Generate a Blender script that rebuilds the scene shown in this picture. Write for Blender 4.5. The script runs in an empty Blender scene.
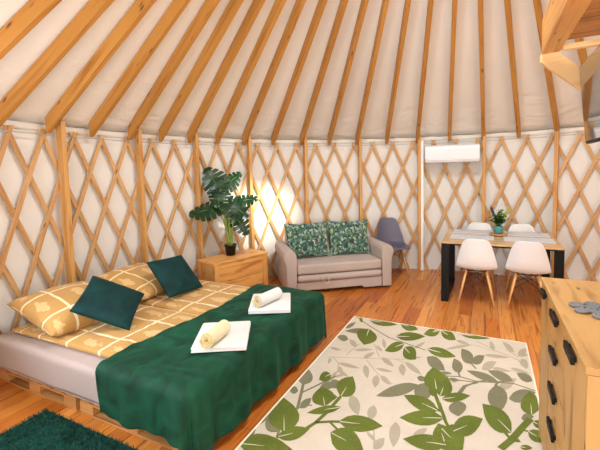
import bpy, bmesh, math, random
from mathutils import Vector, Matrix, Euler
random.seed(7)
R = math.radians
sin, cos, pi = math.sin, math.cos, math.pi
scn = bpy.context.scene
COL = scn.collection

# ------------------------------------------------------------------ camera
cam_d = bpy.data.cameras.new('camera'); cam = bpy.data.objects.new('camera', cam_d); COL.objects.link(cam)
scn.camera = cam
F_PX = 374.266; PITCH, ROLL, YAW = 0.0737, -0.0240, -0.4595
cam_d.sensor_fit = 'HORIZONTAL'; cam_d.sensor_width = 36.0
cam_d.lens = F_PX / 600 * 36.0
cam_d.shift_x = (300 - 301.88) / 600; cam_d.shift_y = (200.16 - 225) / 600
cam_d.clip_start = 0.05
fw = Vector((sin(YAW) * cos(PITCH), cos(YAW) * cos(PITCH), -sin(PITCH)))
rt = Vector((cos(YAW), -sin(YAW), 0)); up = rt.cross(fw)
r2 = rt * cos(ROLL) + up * sin(ROLL); u2 = -rt * sin(ROLL) + up * cos(ROLL)
M = Matrix((r2, u2, -fw)).transposed().to_4x4(); M.translation = Vector((0, 0, 1.65))
cam.matrix_world = M

# ------------------------------------------------------------------ world, lights, exposure
CX, CY, RW = -0.1216, 2.7071, 3.70        # yurt centre and lattice radius
world = bpy.data.worlds.new('world'); scn.world = world; world.use_nodes = True
wn = world.node_tree.nodes; wl = world.node_tree.links
bgn = wn['Background']
sky = wn.new('ShaderNodeTexSky'); sky.sky_type = 'NISHITA'; sky.sun_disc = False
sky.sun_elevation = R(43); sky.sun_rotation = R(130)
wl.new(sky.outputs[0], bgn.inputs[0]); bgn.inputs[1].default_value = 0.35

def light(name, typ, loc, energy, color, target=None, **kw):
    d = bpy.data.lights.new(name, typ); d.energy = energy; d.color = color
    for k, v in kw.items(): setattr(d, k, v)
    o = bpy.data.objects.new(name, d); COL.objects.link(o); o.location = loc
    if target is not None:
        o.rotation_euler = (Vector(target) - Vector(loc)).to_track_quat('-Z', 'Y').to_euler()
    return o
# sun falling through the clear crown dome onto the wall behind the monstera
CROWN = Vector((CX, CY, 4.66)); PATCH = Vector((-3.12, 4.83, 1.10))
light('sun', 'SUN', (4, 0, 8), 22.0, (1.0, 0.93, 0.80), None, angle=R(3.5)).rotation_euler = (PATCH - CROWN).to_track_quat('-Z', 'Y').to_euler()
# daylight entering through the crown dome, plus fill lights at an added door and windows behind the camera
light('dome_daylight', 'AREA', (CX, CY, 4.55), 235, (0.90, 0.97, 1.0), (CX, CY, 0), shape='DISK', size=1.15)
light('added_door_fill', 'AREA', (CX, CY - 3.55, 1.15), 105, (0.92, 0.97, 1.0), (CX, CY, 2.6), shape='RECTANGLE', size=1.3, size_y=1.8)
a_ = R(-32); light('added_right_window_fill', 'AREA', (CX + 3.5 * cos(a_), CY + 3.5 * sin(a_), 1.4), 115, (1.0, 0.88, 0.68), (CX, CY, 2.3), shape='RECTANGLE', size=1.2, size_y=1.0)  # added fill at an invented window, tinted warm for the left wall
a_ = R(-140); light('added_left_window_fill', 'AREA', (CX + 3.5 * cos(a_), CY + 3.5 * sin(a_), 1.4), 95, (0.80, 0.90, 1.0), (CX, CY, 2.0), shape='RECTANGLE', size=1.2, size_y=1.0)  # added fill at an invented window, tinted cool for the right wall

# pendant lamp added left of the camera to warm the left wall (its globe is modelled further down)
ADDED_LAMP = Vector((-1.55, 0.15, 2.15))
light('added_pendant_light', 'POINT', ADDED_LAMP, 24, (1.0, 0.72, 0.42), None, shadow_soft_size=0.11)

scn.view_settings.view_transform = 'Standard'; scn.view_settings.look = 'None'
scn.view_settings.gamma = 1.0; scn.view_settings.use_curve_mapping = False
scn.view_settings.exposure = -0.85

# ------------------------------------------------------------------ helpers
def srgb(r, g, b):
    f = lambda v: (v / 255 / 12.92) if v / 255 <= 0.04045 else ((v / 255 + 0.055) / 1.055) ** 2.4
    return (f(r), f(g), f(b), 1.0)

def new_mat(name):
    m = bpy.data.materials.new(name); m.use_nodes = True
    nt = m.node_tree; b = nt.nodes['Principled BSDF']
    return m, nt, b

def nd(nt, typ, **kw):
    n = nt.nodes.new(typ)
    for k, v in kw.items():
        if k in n.inputs.keys(): n.inputs[k].default_value = v
        else: setattr(n, k, v)
    return n

def ramp(nt, fac, stops, interp='LINEAR'):
    n = nt.nodes.new('ShaderNodeValToRGB'); n.color_ramp.interpolation = interp
    el = n.color_ramp.elements
    while len(el) < len(stops): el.new(0.5)
    for e, (p, c) in zip(el, stops): e.position = p; e.color = c
    nt.links.new(fac, n.inputs[0]); return n.outputs[0]

def coords(nt, kind='Object', scale=(1, 1, 1), rot=(0, 0, 0)):
    tc = nt.nodes.new('ShaderNodeTexCoord'); mp = nt.nodes.new('ShaderNodeMapping')
    mp.inputs['Scale'].default_value = scale; mp.inputs['Rotation'].default_value = rot
    nt.links.new(tc.outputs[kind], mp.inputs[0]); return mp.outputs[0]

def bump(nt, b, h, strength=0.3, dist=0.01):
    n = nt.nodes.new('ShaderNodeBump'); n.inputs['Strength'].default_value = strength; n.inputs['Distance'].default_value = dist
    nt.links.new(h, n.inputs['Height']); nt.links.new(n.outputs[0], b.inputs['Normal']); return n

def mixc(nt, fac, a, b, mode='MIX'):
    n = nt.nodes.new('ShaderNodeMix'); n.data_type = 'RGBA'; n.blend_type = mode
    for s, v in ((0, fac), (6, a), (7, b)):
        if hasattr(v, 'is_output'): nt.links.new(v, n.inputs[s])
        else: n.inputs[s].default_value = v
    return n.outputs[2]

def plain(name, col, rough=0.6, metal=0.0, spec=0.5, nscale=0, namp=0.12, sheen=0):
    m, nt, b = new_mat(name)
    b.inputs['Base Color'].default_value = col; b.inputs['Roughness'].default_value = rough; b.inputs['Metallic'].default_value = metal
    b.inputs['Specular IOR Level'].default_value = spec
    if sheen: b.inputs['Sheen Weight'].default_value = sheen
    if nscale:
        v = coords(nt); n = nd(nt, 'ShaderNodeTexNoise', Scale=nscale, Detail=5.0); nt.links.new(v, n.inputs[0])
        lo = tuple(c * (1 - namp) for c in col[:3]) + (1,); hi = tuple(min(1, c * (1 + namp)) for c in col[:3]) + (1,)
        nt.links.new(ramp(nt, n.outputs[0], [(0.3, lo), (0.7, hi)]), b.inputs['Base Color'])
        bump(nt, b, n.outputs[0], 0.15, 0.004)
    return m

def wood(name, light_c, dark_c, rough=0.5, knots=True, along=1.3, across=22, spec=0.4):
    """grain runs along the U of the UV map (metres)"""
    m, nt, b = new_mat(name)
    v = coords(nt, 'UV', (along, across, 1))
    n = nd(nt, 'ShaderNodeTexNoise', Scale=1.0, Detail=6.0, Distortion=0.6); nt.links.new(v, n.inputs[0])
    c = ramp(nt, n.outputs[0], [(0.30, dark_c), (0.48, light_c), (0.60, light_c), (0.78, dark_c)])
    v3 = coords(nt, 'UV', (0.6, 1.1, 1)); n3 = nd(nt, 'ShaderNodeTexNoise', Scale=1.0, Detail=1.0); nt.links.new(v3, n3.inputs[0])
    c = mixc(nt, ramp(nt, n3.outputs[0], [(0.35, (0, 0, 0, 1)), (0.7, (0.45, 0.45, 0.45, 1))]), c, dark_c)
    if knots:
        v2 = coords(nt, 'UV', (3.2, 11, 1)); k = nd(nt, 'ShaderNodeTexVoronoi', Scale=1.0); nt.links.new(v2, k.inputs[0])
        kf = ramp(nt, k.outputs['Distance'], [(0.06, (1, 1, 1, 1)), (0.14, (0, 0, 0, 1))])
        c = mixc(nt, kf, c, tuple(x * 0.35 for x in dark_c[:3]) + (1,))
    nt.links.new(c, b.inputs['Base Color']); b.inputs['Roughness'].default_value = rough
    b.inputs['Specular IOR Level'].default_value = spec
    bump(nt, b, n.outputs[0], 0.12, 0.003)
    return m

class MB:
    """collects shapes into one mesh"""
    def __init__(s): s.v = []; s.f = []; s.uv = []; s.mi = []; s.sm = []; s.off = random.random() * 40
    def add(s, vs, fs, uvs=None, mi=0, smooth=False):
        o = len(s.v); s.v += [tuple(v) for v in vs]
        for i, f in enumerate(fs):
            s.f.append(tuple(o + k for k in f)); s.mi.append(mi); s.sm.append(smooth)
            s.uv.append(uvs[i] if uvs else [(0, 0)] * len(f))
        return s
    def box(s, c, size, rot=None, bev=0.0, mi=0, M=None):
        """box centred at c; rot = Euler tuple; bevelled edges; UV u along the longest side"""
        bm = bmesh.new(); bmesh.ops.create_cube(bm, size=1.0)
        for v in bm.verts: v.co = Vector((v.co.x * size[0], v.co.y * size[1], v.co.z * size[2]))
        if bev > 0: bmesh.ops.bevel(bm, geom=bm.edges[:], offset=min(bev, min(size) * 0.45), segments=2, affect='EDGES', profile=0.5)
        ax = max(range(3), key=lambda i: size[i]); others = [i for i in range(3) if i != ax]
        off = random.random() * 30
        m4 = Matrix.Translation(Vector(c)) @ (Euler(rot).to_matrix().to_4x4() if rot else Matrix.Identity(4))
        if M is not None: m4 = M @ m4
        bm.verts.ensure_lookup_table()
        vs = [m4 @ v.co for v in bm.verts]; fs = []; uvs = []
        for f in bm.faces:
            fs.append([v.index for v in f.verts])
            nrm = f.normal; o = others[0] if abs(nrm[others[0]]) < abs(nrm[others[1]]) else others[1]
            uvs.append([(v.co[ax] + off, v.co[o] + off * 0.37 + (0.3 if o == others[0] else 0)) for v in f.verts])
        bm.free(); return s.add(vs, fs, uvs, mi)
    def tube(s, pts, rad, n=8, cap=True, mi=0, smooth=True):
        pts = [Vector(p) for p in pts]; k = len(pts)
        rads = rad if isinstance(rad, (list, tuple)) else [rad] * k
        prev = None; vs = []; L = [0]
        for i in range(1, k): L.append(L[-1] + (pts[i] - pts[i - 1]).length)
        for i, p in enumerate(pts):
            t = (pts[min(i + 1, k - 1)] - pts[max(i - 1, 0)]).normalized()
            if prev is None: a = t.orthogonal().normalized()
            else: a = (prev - t * prev.dot(t)).normalized()
            prev = a; b = t.cross(a)
            for j in range(n): vs.append(p + (a * cos(2 * pi * j / n) + b * sin(2 * pi * j / n)) * rads[i])
        fs = []; uvs = []
        for i in range(k - 1):
            for j in range(n):
                j2 = (j + 1) % n
                fs.append((i * n + j, i * n + j2, (i + 1) * n + j2, (i + 1) * n + j))
                uvs.append([(L[i], j * .02), (L[i], j * .02 + .02), (L[i + 1], j * .02 + .02), (L[i + 1], j * .02)])
        if cap:
            fs.append(tuple(range(n - 1, -1, -1))); uvs.append([(0, 0)] * n)
            fs.append(tuple((k - 1) * n + j for j in range(n))); uvs.append([(0, 0)] * n)
        return s.add(vs, fs, uvs, mi, smooth)
    def lathe(s, prof, c=(0, 0, 0), n=24, mi=0, smooth=True):
        vs = []; fs = []; c = Vector(c)
        for r, z in prof:
            for j in range(n): vs.append(c + Vector((r * cos(2 * pi * j / n), r * sin(2 * pi * j / n), z)))
        for i in range(len(prof) - 1):
            for j in range(n):
                j2 = (j + 1) % n; fs.append((i * n + j, i * n + j2, (i + 1) * n + j2, (i + 1) * n + j))
        if prof[0][0] > 1e-6: fs.append(tuple(range(n - 1, -1, -1)))
        if prof[-1][0] > 1e-6: fs.append(tuple((len(prof) - 1) * n + j for j in range(n)))
        return s.add(vs, fs, None, mi, smooth)
    def grid(s, fn, nu, nv, mi=0, smooth=True, uvscale=(1, 1)):
        vs = [fn(i / nu, j / nv) for j in range(nv + 1) for i in range(nu + 1)]; fs = []; uvs = []
        for j in range(nv):
            for i in range(nu):
                a = j * (nu + 1) + i; fs.append((a, a + 1, a + nu + 2, a + nu + 1))
                uvs.append([(x / nu * uvscale[0], y / nv * uvscale[1]) for x, y in ((i, j), (i + 1, j), (i + 1, j + 1), (i, j + 1))])
        return s.add(vs, fs, uvs, mi, smooth)
    def prism(s, outline, z0, z1, M=None, mi=0, smooth=False):
        """outline (x, y) extruded from z0 to z1, then moved by M"""
        n = len(outline); vs = [Vector((x, y, z0)) for x, y in outline] + [Vector((x, y, z1)) for x, y in outline]
        fs = [tuple(range(n - 1, -1, -1)), tuple(range(n, 2 * n))]; uvs = [[(x, y) for x, y in outline[::-1]], [(x, y) for x, y in outline]]
        for i in range(n):
            j = (i + 1) % n; fs.append((i, j, n + j, n + i)); uvs.append([(outline[i][0], z0), (outline[j][0], z0), (outline[j][0], z1), (outline[i][0], z1)])
        if M is not None: vs = [M @ v for v in vs]
        return s.add(vs, fs, uvs, mi, smooth)
    def build(s, name, mats, parent=None, fix=True):
        me = bpy.data.meshes.new(name); me.from_pydata([tuple(v) for v in s.v], [], s.f)
        uvl = me.uv_layers.new(name='UVMap'); k = 0
        for poly, uv in zip(me.polygons, s.uv):
            for li, q in zip(poly.loop_indices, uv): uvl.data[li].uv = q
        for poly, mi, sm in zip(me.polygons, s.mi, s.sm): poly.material_index = mi; poly.use_smooth = sm
        for m in (mats if isinstance(mats, (list, tuple)) else [mats]): me.materials.append(m)
        if fix:
            bm = bmesh.new(); bm.from_mesh(me); bmesh.ops.recalc_face_normals(bm, faces=bm.faces[:]); bm.to_mesh(me); bm.free()
        me.update()
        o = bpy.data.objects.new(name, me); COL.objects.link(o)
        if parent is not None: o.parent = parent
        return o

def tag(o, label=None, cat=None, group=None, kind=None):
    if label: o['label'] = label
    if cat: o['category'] = cat
    if group: o['group'] = group
    if kind: o['kind'] = kind
    return o

def empty(name, loc=(0, 0, 0), rz=0.0, label=None, cat=None, group=None, kind=None):
    o = bpy.data.objects.new(name, None); COL.objects.link(o); o.location = loc; o.rotation_euler = (0, 0, rz)
    o.empty_display_size = 0.1
    return tag(o, label, cat, group, kind)

def children(o): return [c for c in bpy.data.objects if c.parent == o]
def copy_tree(o, parent=None, label=None, loc=None, rz=None):
    c = o.copy(); COL.objects.link(c); c.parent = parent
    if label: c['label'] = label
    if loc is not None: c.location = loc
    if rz is not None: c.rotation_euler = (0, 0, rz)
    for ch in children(o): copy_tree(ch, c)
    return c

def subsurf(o, lv=1):
    m = o.modifiers.new('subsurf', 'SUBSURF'); m.levels = lv; m.render_levels = lv; return o
def solidify(o, t, off=0.0):
    m = o.modifiers.new('solidify', 'SOLIDIFY'); m.thickness = t; m.offset = off; return o
def tex_noise(x, y, z=0.0):
    from mathutils import noise
    return noise.noise(Vector((x, y, z)))

# ------------------------------------------------------------------ materials
M_RAFTER = wood('rafter_pine', srgb(200, 142, 66), srgb(164, 104, 36), 0.5)
M_POST = wood('post_pine', srgb(216, 164, 98), srgb(180, 122, 60), 0.5)
M_SLAT = wood('slat_pine', srgb(210, 166, 114), srgb(178, 128, 78), 0.55)
M_LOFT = wood('platform_pine', srgb(226, 166, 92), srgb(176, 110, 52), 0.45)
M_PALE = wood('pale_pine', srgb(242, 206, 152), srgb(220, 170, 108), 0.5)
M_PLANK = wood('platform_plank', srgb(190, 128, 66), srgb(104, 58, 24), 0.5, across=12)
M_OAK = wood('oak_laminate', srgb(200, 158, 98), srgb(146, 104, 56), 0.42, along=2.0, across=14)
M_CHEST = wood('chest_pine', srgb(232, 176, 102), srgb(186, 120, 54), 0.42, along=2.0, across=12)
M_PALLET = wood('pallet_wood', srgb(206, 150, 88), srgb(150, 96, 48), 0.75)
M_TABLE = wood('table_wood', srgb(214, 176, 128), srgb(168, 128, 86), 0.25, along=3, across=18, spec=0.6)
M_LEG = wood('beech_leg', srgb(226, 172, 112), srgb(198, 140, 82), 0.45, knots=False)
M_SLICE = wood('board_wood', srgb(196, 142, 86), srgb(150, 98, 52), 0.45, knots=False)
M_BLACK = plain('black_metal', srgb(9, 9, 11), 0.5, spec=0.25)
M_WIRE = plain('black_wire', srgb(25, 25, 27), 0.4, 0.6)
M_WHITEP = plain('white_plastic', srgb(234, 236, 240), 0.32)
M_GREYP = plain('slate_plastic', srgb(98, 96, 116), 0.42)
M_ROPE = plain('grey_cable', srgb(176, 172, 166), 0.6)
M_PIPE = plain('white_conduit', srgb(245, 245, 245), 0.45)

def fabric(name, col, sc=60, amp=0.06, rough=0.9, bump_s=0.25, sheen=0.0, big=None):
    m, nt, b = new_mat(name); v = coords(nt)
    n = nd(nt, 'ShaderNodeTexNoise', Scale=sc, Detail=3.0); nt.links.new(v, n.inputs[0])
    n2 = nd(nt, 'ShaderNodeTexNoise', Scale=big or 4.0, Detail=3.0); nt.links.new(v, n2.inputs[0])
    a = mixc(nt, 0.5, n.outputs[0], n2.outputs[0])
    lo = tuple(c * (1 - amp) for c in col[:3]) + (1,); hi = tuple(min(1, c * (1 + amp)) for c in col[:3]) + (1,)
    nt.links.new(ramp(nt, a, [(0.35, lo), (0.65, hi)]), b.inputs['Base Color'])
    b.inputs['Roughness'].default_value = rough; b.inputs['Specular IOR Level'].default_value = 0.2
    b.inputs['Sheen Weight'].default_value = sheen; b.inputs['Sheen Roughness'].default_value = 0.4
    bump(nt, b, n.outputs[0], bump_s, 0.003)
    return m
M_SOFA = fabric('sofa_velour', srgb(180, 165, 156), 90, 0.07, sheen=0.15)
M_SHEET = fabric('greige_sheet', srgb(172, 156, 150), 120, 0.03)
M_MATTRESS = fabric('mattress_ticking', srgb(226, 216, 206), 40, 0.06, bump_s=0.5)
M_TOWEL = fabric('white_terry', srgb(226, 224, 222), 260, 0.04, bump_s=0.7)
M_TOWEL_C = fabric('cream_terry', srgb(228, 212, 176), 260, 0.05, bump_s=0.7)
M_TOWEL_Y = fabric('roll_edge_terry', srgb(206, 184, 130), 120, 0.2, bump_s=0.7)
M_MAT = fabric('placemat_weave', srgb(206, 212, 220), 160, 0.06, rough=0.6)

def velvet(name, dark, lit, sheen=0.6):
    m, nt, b = new_mat(name); v = coords(nt)
    n = nd(nt, 'ShaderNodeTexNoise', Scale=5.0, Detail=4.0, Distortion=1.2); nt.links.new(v, n.inputs[0])
    nt.links.new(ramp(nt, n.outputs[0], [(0.32, dark), (0.72, lit)]), b.inputs['Base Color'])
    b.inputs['Roughness'].default_value = 0.75; b.inputs['Specular IOR Level'].default_value = 0.25
    b.inputs['Sheen Weight'].default_value = sheen; b.inputs['Sheen Roughness'].default_value = 0.35
    b.inputs['Sheen Tint'].default_value = tuple(min(1, c * 4) for c in lit[:3]) + (1,)
    n2 = nd(nt, 'ShaderNodeTexNoise', Scale=120.0, Detail=2.0); nt.links.new(v, n2.inputs[0]); bump(nt, b, n2.outputs[0], 0.2, 0.002)
    return m
M_BLANKET = velvet('green_blanket', srgb(2, 42, 28), srgb(14, 78, 54), 0.2)
M_TEAL = velvet('teal_velvet', srgb(2, 36, 38), srgb(4, 58, 58), 0.2)

def mat_floor():
    m, nt, b = new_mat('floor_pine_boards')
    v = coords(nt, 'Object', rot=(0, 0, R(90)))
    br = nd(nt, 'ShaderNodeTexBrick'); nt.links.new(v, br.inputs[0]); br.offset = 0.37
    for k, x in (('Scale', 1.0), ('Brick Width', 1.9), ('Row Height', 0.135), ('Mortar Size', 0.0022), ('Mortar Smooth', 0.3), ('Bias', 0.0)): br.inputs[k].default_value = x
    br.inputs['Color1'].default_value = (0, 0, 0, 1); br.inputs['Color2'].default_value = (1, 1, 1, 1); br.inputs['Mortar'].default_value = (0.5, 0.5, 0.5, 1)
    base = ramp(nt, br.outputs['Color'], [(0.0, srgb(196, 112, 38)), (0.35, srgb(222, 146, 62)), (0.7, srgb(176, 94, 32)), (1.0, srgb(236, 166, 84))])
    v2 = coords(nt, 'Object', (26, 1.3, 1)); n = nd(nt, 'ShaderNodeTexNoise', Scale=1.0, Detail=6.0, Distortion=0.8); nt.links.new(v2, n.inputs[0])
    g = ramp(nt, n.outputs[0], [(0.28, srgb(150, 84, 44)), (0.5, (1, 1, 1, 1)), (0.72, srgb(206, 160, 120))])
    c = mixc(nt, 0.75, base, g, 'MULTIPLY')
    v3 = coords(nt, 'Object', (9, 3.0, 1)); k = nd(nt, 'ShaderNodeTexVoronoi', Scale=1.0); nt.links.new(v3, k.inputs[0])
    c = mixc(nt, ramp(nt, k.outputs['Distance'], [(0.05, (0.8, 0.8, 0.8, 1)), (0.12, (0, 0, 0, 1))]), c, srgb(110, 50, 18))
    c = mixc(nt, br.outputs['Fac'], c, srgb(104, 50, 20))
    nt.links.new(c, b.inputs['Base Color']); b.inputs['Roughness'].default_value = 0.30; b.inputs['Specular IOR Level'].default_value = 0.55
    nt.links.new(ramp(nt, n.outputs[0], [(0.3, (0.24, 0.24, 0.24, 1)), (0.7, (0.38, 0.38, 0.38, 1))]), b.inputs['Roughness'])
    inv = nt.nodes.new('ShaderNodeMath'); inv.operation = 'SUBTRACT'; inv.inputs[0].default_value = 1.0; nt.links.new(br.outputs['Fac'], inv.inputs[1])
    bump(nt, b, inv.outputs[0], 0.5, 0.003)
    return m
M_FLOOR = mat_floor()

def mat_canvas(name, col, sc, strength, rough=0.85, bd=0.03, eaves=False):
    m, nt, b = new_mat(name); v = coords(nt, 'UV', (1, 1, 1))
    n = nd(nt, 'ShaderNodeTexNoise', Scale=sc, Detail=4.0, Distortion=1.5); nt.links.new(v, n.inputs[0])
    v2 = coords(nt, 'Object'); n2 = nd(nt, 'ShaderNodeTexNoise', Scale=0.9, Detail=2.0); nt.links.new(v2, n2.inputs[0])
    lo = tuple(c * 0.94 for c in col[:3]) + (1,)
    nt.links.new(ramp(nt, n2.outputs[0], [(0.3, lo), (0.7, col)]), b.inputs['Base Color'])
    b.inputs['Roughness'].default_value = rough; b.inputs['Specular IOR Level'].default_value = 0.3
    h = n.outputs[0]
    if eaves:      # wrinkles gather near the eaves, the cloth is taut higher up
        sp = nt.nodes.new('ShaderNodeSeparateXYZ'); nt.links.new(v, sp.inputs[0])
        rm = ramp(nt, sp.outputs[1], [(0.15, (1, 1, 1, 1)), (0.95, (0.18, 0.18, 0.18, 1))])
        h = mixc(nt, 1.0, n.outputs[0], rm, 'MULTIPLY')
    bump(nt, b, h, strength, bd)
    return m
M_CANVAS = mat_canvas('wall_canvas', srgb(232, 228, 222), 2.0, 0.12)
M_ROOF = mat_canvas('roof_canvas', srgb(244, 240, 232), 3.2, 0.6, 0.5, 0.05, True)
M_HEM = plain('canvas_hem', srgb(232, 226, 216), 0.8)

def mat_duvet():
    m, nt, b = new_mat('mustard_leaf_bedding'); v = coords(nt, 'UV')
    n = nd(nt, 'ShaderNodeTexNoise', Scale=3.0, Detail=1.0); nt.links.new(v, n.inputs[0])
    vv = mixc(nt, 0.035, v, n.outputs['Color'])
    # cream grid lines
    sep = nt.nodes.new('ShaderNodeSeparateXYZ'); nt.links.new(vv, sep.inputs[0])
    def line(out, period, w, ph=0.0):
        a = nt.nodes.new('ShaderNodeMath'); a.operation = 'MULTIPLY_ADD'; a.inputs[1].default_value = 1 / period; a.inputs[2].default_value = ph + 10; nt.links.new(out, a.inputs[0])
        f = nt.nodes.new('ShaderNodeMath'); f.operation = 'FRACT'; nt.links.new(a.outputs[0], f.inputs[0])
        l = nt.nodes.new('ShaderNodeMath'); l.operation = 'LESS_THAN'; l.inputs[1].default_value = w / period; nt.links.new(f.outputs[0], l.inputs[0]); return l.outputs[0], f.outputs[0]
    lx, fx = line(sep.outputs[0], 0.24, 0.016); ly, fy = line(sep.outputs[1], 0.24, 0.016)
    mx = nt.nodes.new('ShaderNodeMath'); mx.operation = 'MAXIMUM'; nt.links.new(lx, mx.inputs[0]); nt.links.new(ly, mx.inputs[1])
    # pale leaf in the middle of each square: ellipse mask times fine vein noise
    cmb = nt.nodes.new('ShaderNodeCombineXYZ'); nt.links.new(fx, cmb.inputs[0]); nt.links.new(fy, cmb.inputs[1])
    mp = nt.nodes.new('ShaderNodeMapping'); mp.inputs['Location'].default_value = (-0.53, -0.53, 0); nt.links.new(cmb.outputs[0], mp.inputs[0])
    mp2 = nt.nodes.new('ShaderNodeMapping'); mp2.inputs['Rotation'].default_value = (0, 0, R(35)); mp2.inputs['Scale'].default_value = (1.0, 1.75, 1); nt.links.new(mp.outputs[0], mp2.inputs[0])
    ln = nt.nodes.new('ShaderNodeVectorMath'); ln.operation = 'LENGTH'; nt.links.new(mp2.outputs[0], ln.inputs[0])
    vn = nd(nt, 'ShaderNodeTexVoronoi', Scale=26.0); nt.links.new(v, vn.inputs[0])
    ad = nt.nodes.new('ShaderNodeMath'); ad.operation = 'MULTIPLY_ADD'; ad.inputs[1].default_value = 0.34; nt.links.new(vn.outputs['Distance'], ad.inputs[0]); nt.links.new(ln.outputs['Value'], ad.inputs[2])
    leaf = ramp(nt, ad.outputs[0], [(0.44, (0.9, 0.9, 0.9, 1)), (0.47, (0, 0, 0, 1))])
    wv = nd(nt, 'ShaderNodeTexWave', Scale=34.0, Distortion=2.0); nt.links.new(v, wv.inputs[0])
    lf = mixc(nt, 1.0, leaf, ramp(nt, wv.outputs[0], [(0.2, (0.35, 0.35, 0.35, 1)), (0.6, (1, 1, 1, 1))]), 'MULTIPLY')
    c = mixc(nt, lf, srgb(186, 142, 76), srgb(222, 190, 134))
    c = mixc(nt, mx.outputs[0], c, srgb(234, 214, 172))
    nt.links.new(c, b.inputs['Base Color']); b.inputs['Roughness'].default_value = 0.75; b.inputs['Sheen Weight'].default_value = 0.1
    v4 = coords(nt, 'Object'); n4 = nd(nt, 'ShaderNodeTexNoise', Scale=9.0, Detail=3.0, Distortion=1.0); nt.links.new(v4, n4.inputs[0]); bump(nt, b, n4.outputs[0], 0.35, 0.02)
    return m
M_DUVET = mat_duvet()

def mat_jungle():
    m, nt, b = new_mat('jungle_print'); v = coords(nt)
    n = nd(nt, 'ShaderNodeTexNoise', Scale=9.0, Detail=3.0); nt.links.new(v, n.inputs[0])
    vv = mixc(nt, 0.12, v, n.outputs['Color'])
    k = nd(nt, 'ShaderNodeTexVoronoi', Scale=42.0); nt.links.new(vv, k.inputs[0])
    bw = nt.nodes.new('ShaderNodeSeparateColor'); nt.links.new(k.outputs['Color'], bw.inputs[0])
    c = ramp(nt, bw.outputs[0], [(0.0, srgb(30, 66, 60)), (0.2, srgb(74, 112, 98)), (0.38, srgb(136, 160, 142)), (0.52, srgb(44, 90, 84)), (0.64, srgb(180, 190, 176)), (0.76, srgb(86, 122, 60)), (0.90, srgb(176, 142, 136)), (0.94, srgb(110, 140, 150))], 'CONSTANT')
    w = nd(nt, 'ShaderNodeTexWave', Scale=16.0, Distortion=9.0, Detail=2.0); nt.links.new(v, w.inputs[0])
    c = mixc(nt, ramp(nt, w.outputs[0], [(0.5, (0, 0, 0, 1)), (0.9, (0.6, 0.6, 0.6, 1))]), c, srgb(20, 58, 48))
    nt.links.new(c, b.inputs['Base Color']); b.inputs['Roughness'].default_value = 0.8
    return m
M_JUNGLE = mat_jungle()
M_RUG = fabric('rug_cream', srgb(208, 198, 182), 140, 0.07, bump_s=0.5)
M_RUG_G = fabric('rug_green', srgb(100, 112, 46), 110, 0.25, bump_s=0.5)
M_RUG_g = fabric('rug_sage', srgb(124, 122, 96), 110, 0.15, bump_s=0.5)
M_RUG_s = fabric('rug_grey', srgb(172, 164, 144), 110, 0.1, bump_s=0.5)
M_RUG_e = fabric('rug_edge', srgb(240, 232, 216), 140, 0.05)
M_LEAF = None
def mat_leaf(name, c1, c2, rough=0.35, trans=0.0):
    m, nt, b = new_mat(name); v = coords(nt); n = nd(nt, 'ShaderNodeTexNoise', Scale=18.0, Detail=3.0); nt.links.new(v, n.inputs[0])
    nt.links.new(ramp(nt, n.outputs[0], [(0.35, c1), (0.7, c2)]), b.inputs['Base Color']); b.inputs['Roughness'].default_value = rough
    if trans:
        t = nt.nodes.new('ShaderNodeBsdfTranslucent'); t.inputs[0].default_value = tuple(min(1, x * 1.5) for x in c2[:3]) + (1,)
        mx = nt.nodes.new('ShaderNodeMixShader'); mx.inputs[0].default_value = trans
        nt.links.new(b.outputs[0], mx.inputs[1]); nt.links.new(t.outputs[0], mx.inputs[2]); nt.links.new(mx.outputs[0], nt.nodes['Material Output'].inputs[0])
    return m
M_LEAF = mat_leaf('monstera_leaf', srgb(10, 44, 28), srgb(34, 80, 48), 0.25, 0.12)
M_STEM = mat_leaf('monstera_stem', srgb(110, 140, 56), srgb(150, 168, 84), 0.5)
M_FERN = mat_leaf('small_leaf', srgb(34, 84, 30), srgb(92, 140, 52), 0.5)
M_PURPLE = mat_leaf('purple_leaf', srgb(44, 36, 52), srgb(70, 56, 78), 0.5)
M_YELLOW = mat_leaf('lime_leaf', srgb(130, 160, 40), srgb(176, 190, 70), 0.5)
M_POTB = plain('black_pot', srgb(20, 19, 20), 0.35)
M_POTT = plain('teal_pot', srgb(70, 138, 140), 0.3)
M_SOIL = plain('soil', srgb(50, 36, 26), 0.95, nscale=60)
M_FELT = fabric('grey_felt', srgb(122, 124, 128), 160, 0.1)
M_SHAG = fabric('shag_backing', srgb(14, 66, 58), 90, 0.2)
def mat_pile():
    m, nt, b = new_mat('shag_pile'); hi = nt.nodes.new('ShaderNodeTexCoord'); v = coords(nt)
    n = nd(nt, 'ShaderNodeTexNoise', Scale=24.0, Detail=3.0); nt.links.new(v, n.inputs[0])
    nt.links.new(ramp(nt, n.outputs[0], [(0.35, srgb(6, 50, 42)), (0.7, srgb(30, 104, 90))]), b.inputs['Base Color']); b.inputs['Roughness'].default_value = 0.8
    return m
M_PILE = mat_pile()
def mat_glass(name, tint=(1, 1, 1, 1)):
    m, nt, b = new_mat(name); t = nt.nodes.new('ShaderNodeBsdfTransparent'); t.inputs[0].default_value = tint
    g = nt.nodes.new('ShaderNodeBsdfGlossy'); g.inputs['Roughness'].default_value = 0.03
    fr = nt.nodes.new('ShaderNodeFresnel'); fr.inputs[0].default_value = 1.3
    mx = nt.nodes.new('ShaderNodeMixShader'); nt.links.new(fr.outputs[0], mx.inputs[0]); nt.links.new(t.outputs[0], mx.inputs[1]); nt.links.new(g.outputs[0], mx.inputs[2])
    nt.links.new(mx.outputs[0], nt.nodes['Material Output'].inputs[0]); return m
M_GLASS = mat_glass('window_glass')
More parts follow.
